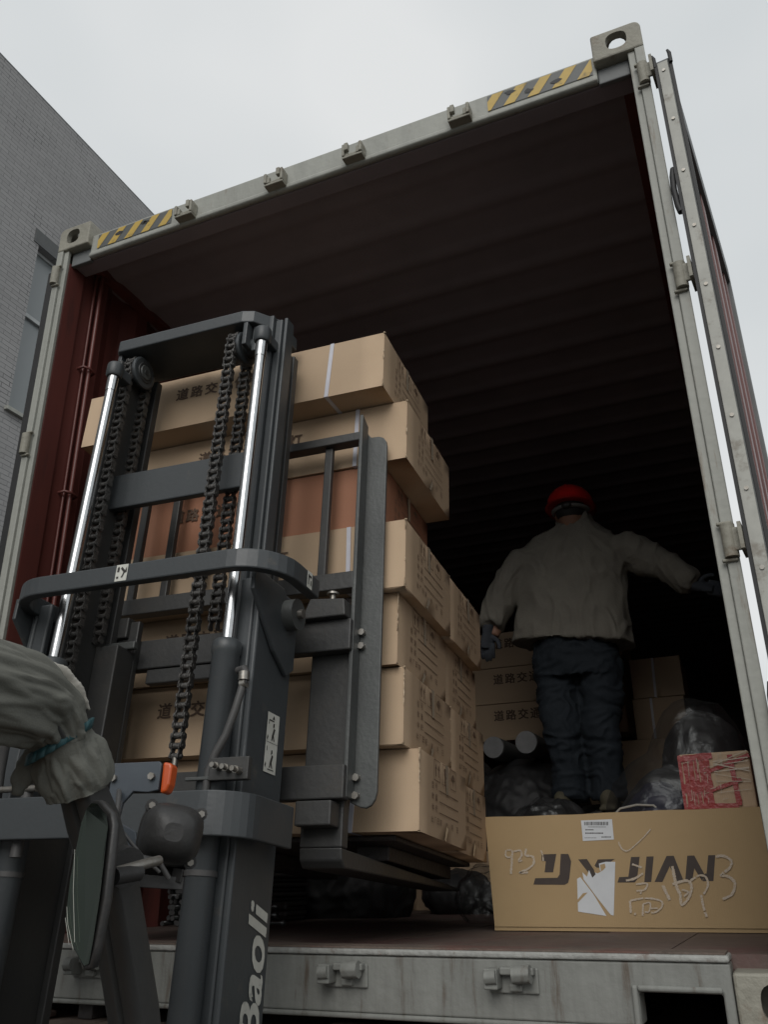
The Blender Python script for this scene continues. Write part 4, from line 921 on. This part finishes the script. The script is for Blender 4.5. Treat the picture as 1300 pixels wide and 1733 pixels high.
for k in range(26):  # both loops of thin pale strips paint glints on the red wrap
    x=random.uniform(-.105,.03); z=random.uniform(.01,.17); l=random.uniform(.01,.05); ver=random.random()<.6
    band((x,z),(x+(.002 if ver else l*.6),min(.18,z+(l if ver else .003))),random.uniform(.0006,.002),'clear_tape_glint',-.0865)
for k in range(9): z=random.uniform(.02,.16); band((-.0,z),(.11,z+random.uniform(-.03,.05)),random.uniform(.001,.004),'clear_tape_glint',-.0862)
rt_.build('tape_and_glints',rbo)

# ---- bags
def blob(pts,mt,name,label,cat,vox=.012,wr=.02,ws=9,seed=0,group=None,smooth=3):
    b=MB().mat(mt)
    for c,r in pts: b.ell(c,r,16,10)
    c0=Vector(pts[0][0]); o=organic(b,name,None,vox,smooth,wr,ws,seed)
    me=o.data; zmin=min(v.co.z for v in me.vertices); off=Vector((c0.x,c0.y,zmin))
    for v in me.vertices: v.co-=off
    o.location=off; tag(o,label,cat,group); return o
blob([((2.20,1.55,.66),(.16,.22,.25)),((2.08,1.5,.42),(.24,.25,.28))],'black_bag','stuffed_bag','dark stuffed bag covered with shiny clear film beside the right wall','bag',seed=2)
fb=blob([((2.185,1.5,.67),(.185,.24,.28)),((2.08,1.45,.45),(.27,.26,.30))],'clear_film','plastic_film','crinkled clear plastic film draped over the dark bag behind the red taped box','plastic film',vox=.010,wr=.03,ws=5,seed=8,smooth=3)
blob([((2.03,1.35,.40),(.15,.18,.24)),((1.93,1.38,.36),(.13,.16,.20))],'navy_bag','navy_bag','navy cloth bundle between the long ochre carton and the worker','bag',seed=5)
pp=MB().mat('canvas_pale'); pp.tube([(1.86,1.22,.50),(1.90,1.215,.535),(1.96,1.21,.545),(2.02,1.20,.54),(2.06,1.20,.50)],.004,8); tag(pp.build('cord',loc=(1.95,1.21,.5)),'thin pale cord lying over the navy bundle','cord')
blob([((1.50,1.9,.42),(.16,.2,.22)),((1.38,1.85,.36),(.14,.2,.18))],'black_bag','black_bag','black plastic sack left of the worker behind the long ochre carton','bag',seed=11,wr=.03)
blob([((1.50,1.8,.48),(.15,.16,.14)),((1.38,1.75,.42),(.12,.15,.12))],'clear_film','plastic_film','loose clear plastic film over the black sack left of the worker','plastic film',seed=12,wr=.035,ws=14,smooth=2)
blob([((1.72,2.45,.40),(.34,.36,.23)),((1.45,2.5,.42),(.26,.3,.20)),((1.6,2.9,.45),(.4,.3,.24))],'grey_cloth','covered_goods','low heap of covered goods the worker stands on','heap',seed=15,wr=.015)
# rolls with pale ends
for i,(x,z,r_) in enumerate(((1.222,1.0,.062),(1.034,.985,.06))):
    rl=MB().mat('grey_cloth'); rl.cyl((x,2.62,z),(x,3.3,z+.01),r_,24); rl.mat('roll_end').cyl((x,2.6,z),(x,2.62,z),r_*.97,24)
    tag(rl.build('roll',loc=(x,2.9,z-r_)),'grey roll with a round pale end, %s one of two left of the worker'%('right' if i==0 else 'left'),'roll','rolls lying under the far cartons')
blob([((1.12,3.0,.62),(.35,.4,.34)),((1.2,2.9,.45),(.3,.3,.32)),((.75,3.0,.55),(.3,.4,.42))],'black_bag','dark_heap','dark heap of sacks carrying the two rolls','heap',seed=22)
# far cartons
ident=Matrix.Translation((0,0,0))
labs=['bottom carton of the three shaded printed cartons behind the worker','middle carton of the three shaded printed cartons behind the worker','top carton of the three shaded printed cartons behind the worker']
for i in range(3): carton_obj('carton',1.68+.01*i,3.3,1.125+i*.235,1.1,.42,.23,labs[i],'far cartons behind the worker',text=(-.28,.56),side=False,seed=40+i,frame=ident)
carton_obj('carton',2.02,3.35,1.08,.3,.4,.24,'small shaded carton with a white band, lower one right of the worker','far cartons right of the worker',side=False,strap_u=1.83,seed=51,frame=ident)
carton_obj('carton',2.03,3.35,1.325,.3,.4,.24,'small shaded carton with a white band, upper one right of the worker','far cartons right of the worker',side=False,strap_u=1.87,seed=52,frame=ident)
carton_obj('carton',2.05,3.3,.60,.9,.45,.47,'large shaded carton under the small banded cartons right of the worker','far cartons right of the worker',side=False,seed=53,frame=ident)
carton_obj('carton',2.05,3.3,.148,.9,.5,.45,'big dark carton on the container floor behind the heap the worker stands on','far cartons right of the worker',side=False,seed=54,frame=ident)
random.seed(31)
nl=[('dim carton on the floor seen under the raised pallet, nearest the left wall',.55,3.1),('dim carton on the floor seen under the raised pallet, beside the grey plank',1.05,2.6)]
for i,(lab,xx,yy) in enumerate(nl): carton_obj('carton',xx,yy,.148,.42,.4,.3,lab,None,side=False,seed=60+i,frame=ident)
blob([((.80,2.6,.24),(.20,.2,.12)),((1.0,2.7,.22),(.15,.2,.09))],'black_bag','black_bag','low black sack on the floor under the raised pallet','bag',seed=33)
blob([((.30,2.05,.34),(.26,.3,.30)),((.5,2.1,.26),(.22,.25,.2))],'black_bag','dark_heap','added dark heap filling black shade by the left wall beyond the galvanised rods','heap',seed=44)  # heap added to black out the lit side wall behind it
blob([((1.28,1.55,.24),(.12,.15,.11)),((1.36,1.6,.22),(.1,.12,.08))],'clear_film','plastic_film','small crumpled clear film on the floor under the raised pallet','plastic film',seed=35,wr=.03,ws=16,smooth=1)
# galvanised rod bundles
def rods(x0,x1,z0,z1,y0,y1,lab,seed,lean=0):
    m=MB().mat('galv'); rnd=random.Random(seed); r_=.0105; z=z0+r_; row=0
    while z<z1:
        x=x0+r_*(1+(row%2))
        while x<x1:
            y=y0+rnd.uniform(-.03,.05); m.tube([(x,y,z),(x,y1,z)],r_*.92,6); x+=2.1*r_
        z+=1.85*r_; row+=1
    o=m.build('rod_bundle',loc=((x0+x1)/2,(y0+y1)/2,z0)); tag(o,lab,'rods','galvanised rods on the floor')
rods(.09,.34,.148,.36,1.0,1.75,'bundle of galvanised rods by the left wall, seen beneath the work light',1)
hr=MB().mat('galv')
for k,z in enumerate((.165,.185,.205,.17,.19)): hr.cyl((.35,.98-.02*k,z+.008*k),(.680+.014*(k%3),.95-.02*k,z+.008*k),.0065,8); hr.cyl((.665+.014*(k%3),.95-.02*k,z+.008*k),(.676+.014*(k%3),.95-.02*k,z+.008*k),.012,6)
tag(hr.build('bolt_bundle',loc=(.35,.95,.15)),'few long galvanised bolts lying crosswise right of the mast','bolts')

# ================= WORKER (back view, standing on the heap)
PY=2.3
wk=thing('person','person in olive jacket, dark trousers and red hard hat seen from behind','person',(1.58,PY,.63))
sk_=MB().mat('skin')   # continuous body under the clothes
sk_.ell((1.655,2.27,2.155),(.078,.095,.12)); sk_.tube([(1.66,2.29,1.95),(1.655,2.28,2.10)],[.065,.058],14); sk_.tube([(1.60,PY,1.35),(1.62,PY,1.7),(1.64,PY,1.93)],[(.15,.1),(.17,.11),(.12,.08)],16)
sk_.tube([(1.42,PY,1.93),(1.27,2.27,1.76),(1.19,2.2,1.50)],[.05,.042,.03],12); sk_.tube([(1.86,PY,1.92),(2.06,2.27,1.80),(2.22,2.24,1.66)],[.05,.042,.028],12)
sk_.tube([(1.52,PY,1.38),(1.50,2.28,1.0),(1.50,PY,.70)],[.085,.06,.045],12); sk_.tube([(1.70,PY,1.38),(1.69,2.28,1.0),(1.68,PY,.70)],[.085,.06,.045],12)
sk_.ell((1.575,2.27,2.15),(.015,.02,.03)); sk_.ell((1.735,2.27,2.15),(.015,.02,.03)); sk_.ell((1.655,2.375,2.14),(.015,.02,.02))
organic(sk_,'body',wk,.011,3)
hd_=MB().mat('hair'); hd_.ell((1.655,2.255,2.175),(.084,.095,.095)); organic(hd_,'hair',wk,.01,2,.003,30)
# jacket: lofted torso with sleeves
def ring(c,rx,ry,p=2.4,n=28,tilt=0):
    out=[]
    for k in range(n):
        a=2*PI*k/n; q=(abs(math.cos(a))**p+abs(math.sin(a))**p)**(-1/p); out.append(Vector((c[0]+q*rx*math.cos(a),c[1]+q*ry*math.sin(a),c[2]+tilt*q*rx*math.cos(a))))
    return out
jk=MB().mat('jacket')
jk.rings([ring((1.583,PY,1.435),.315,.175,2.6,tilt=-.11),ring((1.585,PY,1.50),.305,.170,2.6,tilt=-.1),ring((1.600,PY,1.62),.290,.160,2.5,tilt=-.08),ring((1.612,PY,1.76),.285,.155,2.5,tilt=-.08),ring((1.632,PY,1.88),.285,.145,2.5,tilt=-.12),ring((1.65,PY,1.975),.268,.125,2.3,tilt=-.15),ring((1.66,PY,2.045),.195,.105,2.2,tilt=-.12),ring((1.665,PY,2.085),.130,.092,2,tilt=-.05),ring((1.662,PY,2.10),.098,.085,2),ring((1.660,PY,2.145),.094,.085,2)])
jk.tube([(1.46,PY,1.955),(1.37,2.28,1.915),(1.285,2.26,1.80),(1.225,2.23,1.68),(1.185,2.20,1.565),(1.18,2.19,1.545)],[.075,.098,.094,.084,.074,.060],18)
jk.tube([(1.82,PY,1.93),(1.93,2.29,1.905),(2.04,2.27,1.83),(2.13,2.25,1.755),(2.21,2.24,1.675),(2.235,2.235,1.655)],[.075,.100,.092,.080,.070,.055],18)
jo=organic(jk,'jacket',wk,.0085,2,.020,7,seed=4,stretch=(1.3,1,.6),cloth=True)
# stitched hem and yoke seam
hm=MB().mat('jacket'); hm.rings([ring((1.583,PY,1.425),.319,.179,2.6,tilt=-.11),ring((1.583,PY,1.47),.318,.178,2.6,tilt=-.11)],cap=False); organic(hm,'hem',jo,.01,1,.006,7,seed=4) if False else None
tr_=MB().mat('trousers')
tr_.rings([ring((1.59,PY,1.50),.20,.14,2.3),ring((1.595,PY,1.36),.225,.15,2.4),ring((1.60,PY,1.25),.22,.145,2.4)])
tr_.tube([(1.485,PY,1.33),(1.485,2.29,1.16),(1.50,2.26,1.0),(1.51,2.29,.82),(1.50,PY,.68),(1.50,PY,.655)],[.115,.112,.094,.086,.088,.084],20)
tr_.tube([(1.715,PY,1.33),(1.71,2.29,1.16),(1.695,2.26,1.0),(1.69,2.29,.82),(1.69,PY,.68),(1.69,PY,.655)],[.112,.108,.092,.086,.088,.084],20)
organic(tr_,'trousers',wk,.0085,2,.020,8,seed=9,stretch=(.9,1,1.6),cloth=True)
for x in(1.47,1.69):
    bt=MB().mat('boot'); bt.ell((x,2.26,.655),(.045,.07,.055)); bt.ell((x,2.36,.635),(.045,.12,.035)); bt.box(x-.04,x+.04,2.2,2.46,.60,.618); organic(bt,'boot',wk,.008,2)
hb=MB().mat('helmet_red'); rg=[]
HC=Vector((1.655,2.265,2.195)); 
for j in range(0,9):
    t=(PI/2)*j/8.2; rr_=.128*math.cos(t); hh_=.122*math.sin(t); rg.append([HC+Vector((rr_*math.cos(a)*1.0,rr_*math.sin(a)*1.18,hh_)) for a in [2*PI*k/32 for k in range(32)]])
brim=[HC+Vector((.139*math.cos(a),.139*1.2*math.sin(a)+(.04 if math.sin(a)>.3 else 0),-.008)) for a in [2*PI*k/32 for k in range(32)]]
inner=[HC+Vector((.120*math.cos(a),.120*1.18*math.sin(a),-.006)) for a in [2*PI*k/32 for k in range(32)]]
hb.rings([inner,brim]+rg,True,True); hb.tube([HC+Vector((0,-.125,.05)),HC+Vector((0,-.085,.098)),HC+Vector((0,0,.118)),HC+Vector((0,.09,.095))],.007,10)
hbo=hb.build('hard_hat',wk)
cr_=MB().mat('glove_grey'); pts=[HC+Vector((.098*math.cos(a),.098*1.15*math.sin(a),-.035)) for a in [PI+PI*k/14 for k in range(15)]]; cr_.tube(pts,[(.005,.012)]*15,8); cr_.mat('black_plastic').ell(HC+Vector((0,-.118,-.035)),(.028,.014,.016)); cr_.tube([HC+Vector((.09,-.03,-.03)),HC+Vector((.085,.0,-.10))],.006,8); cr_.build('helmet_strap',hbo)
def hand(base,dirv,side,mt,curl):
    m=MB().mat(mt); d=Vector(dirv).normalized(); s=d.cross(Vector((0,1,0))).normalized(); nrm=s.cross(d)
    b0=Vector(base); m.tube([b0-d*.03,b0+d*.02,b0+d*.06,b0+d*.095],[(.030,.030),(.034,.024),(.042,.020),(.038,.017)],14)
    rgt=m
    for k,(off,ln) in enumerate(((-.030,.062),(-.010,.075),(.010,.070),(.029,.055))):
        p=b0+d*.09+s*off; c=curl
        q1=p+(d*math.cos(c)+nrm*math.sin(c))*ln*.45; q2_=q1+(d*math.cos(2*c)+nrm*math.sin(2*c))*ln*.32; q3=q2_+(d*math.cos(3*c)+nrm*math.sin(3*c))*ln*.26
        m.tube([p-d*.02,p,q1,q2_,q3],[.011,.011,.0105,.0095,.008],10)
    p=b0+d*.03+s*side*.034; m.tube([p-s*side*.015,p+s*side*.018+d*.02,p+s*side*.03+d*.045,p+s*side*.03+d*.066],[.013,.0125,.011,.009],10)
    return organic(m,'glove',wk,.0045,2,.002,40)
hand((1.165,2.185,1.53),(-.12,.1,-1),1,'glove',.25); hand((2.225,2.235,1.650),(1,.1,-.25),1,'glove',.3)
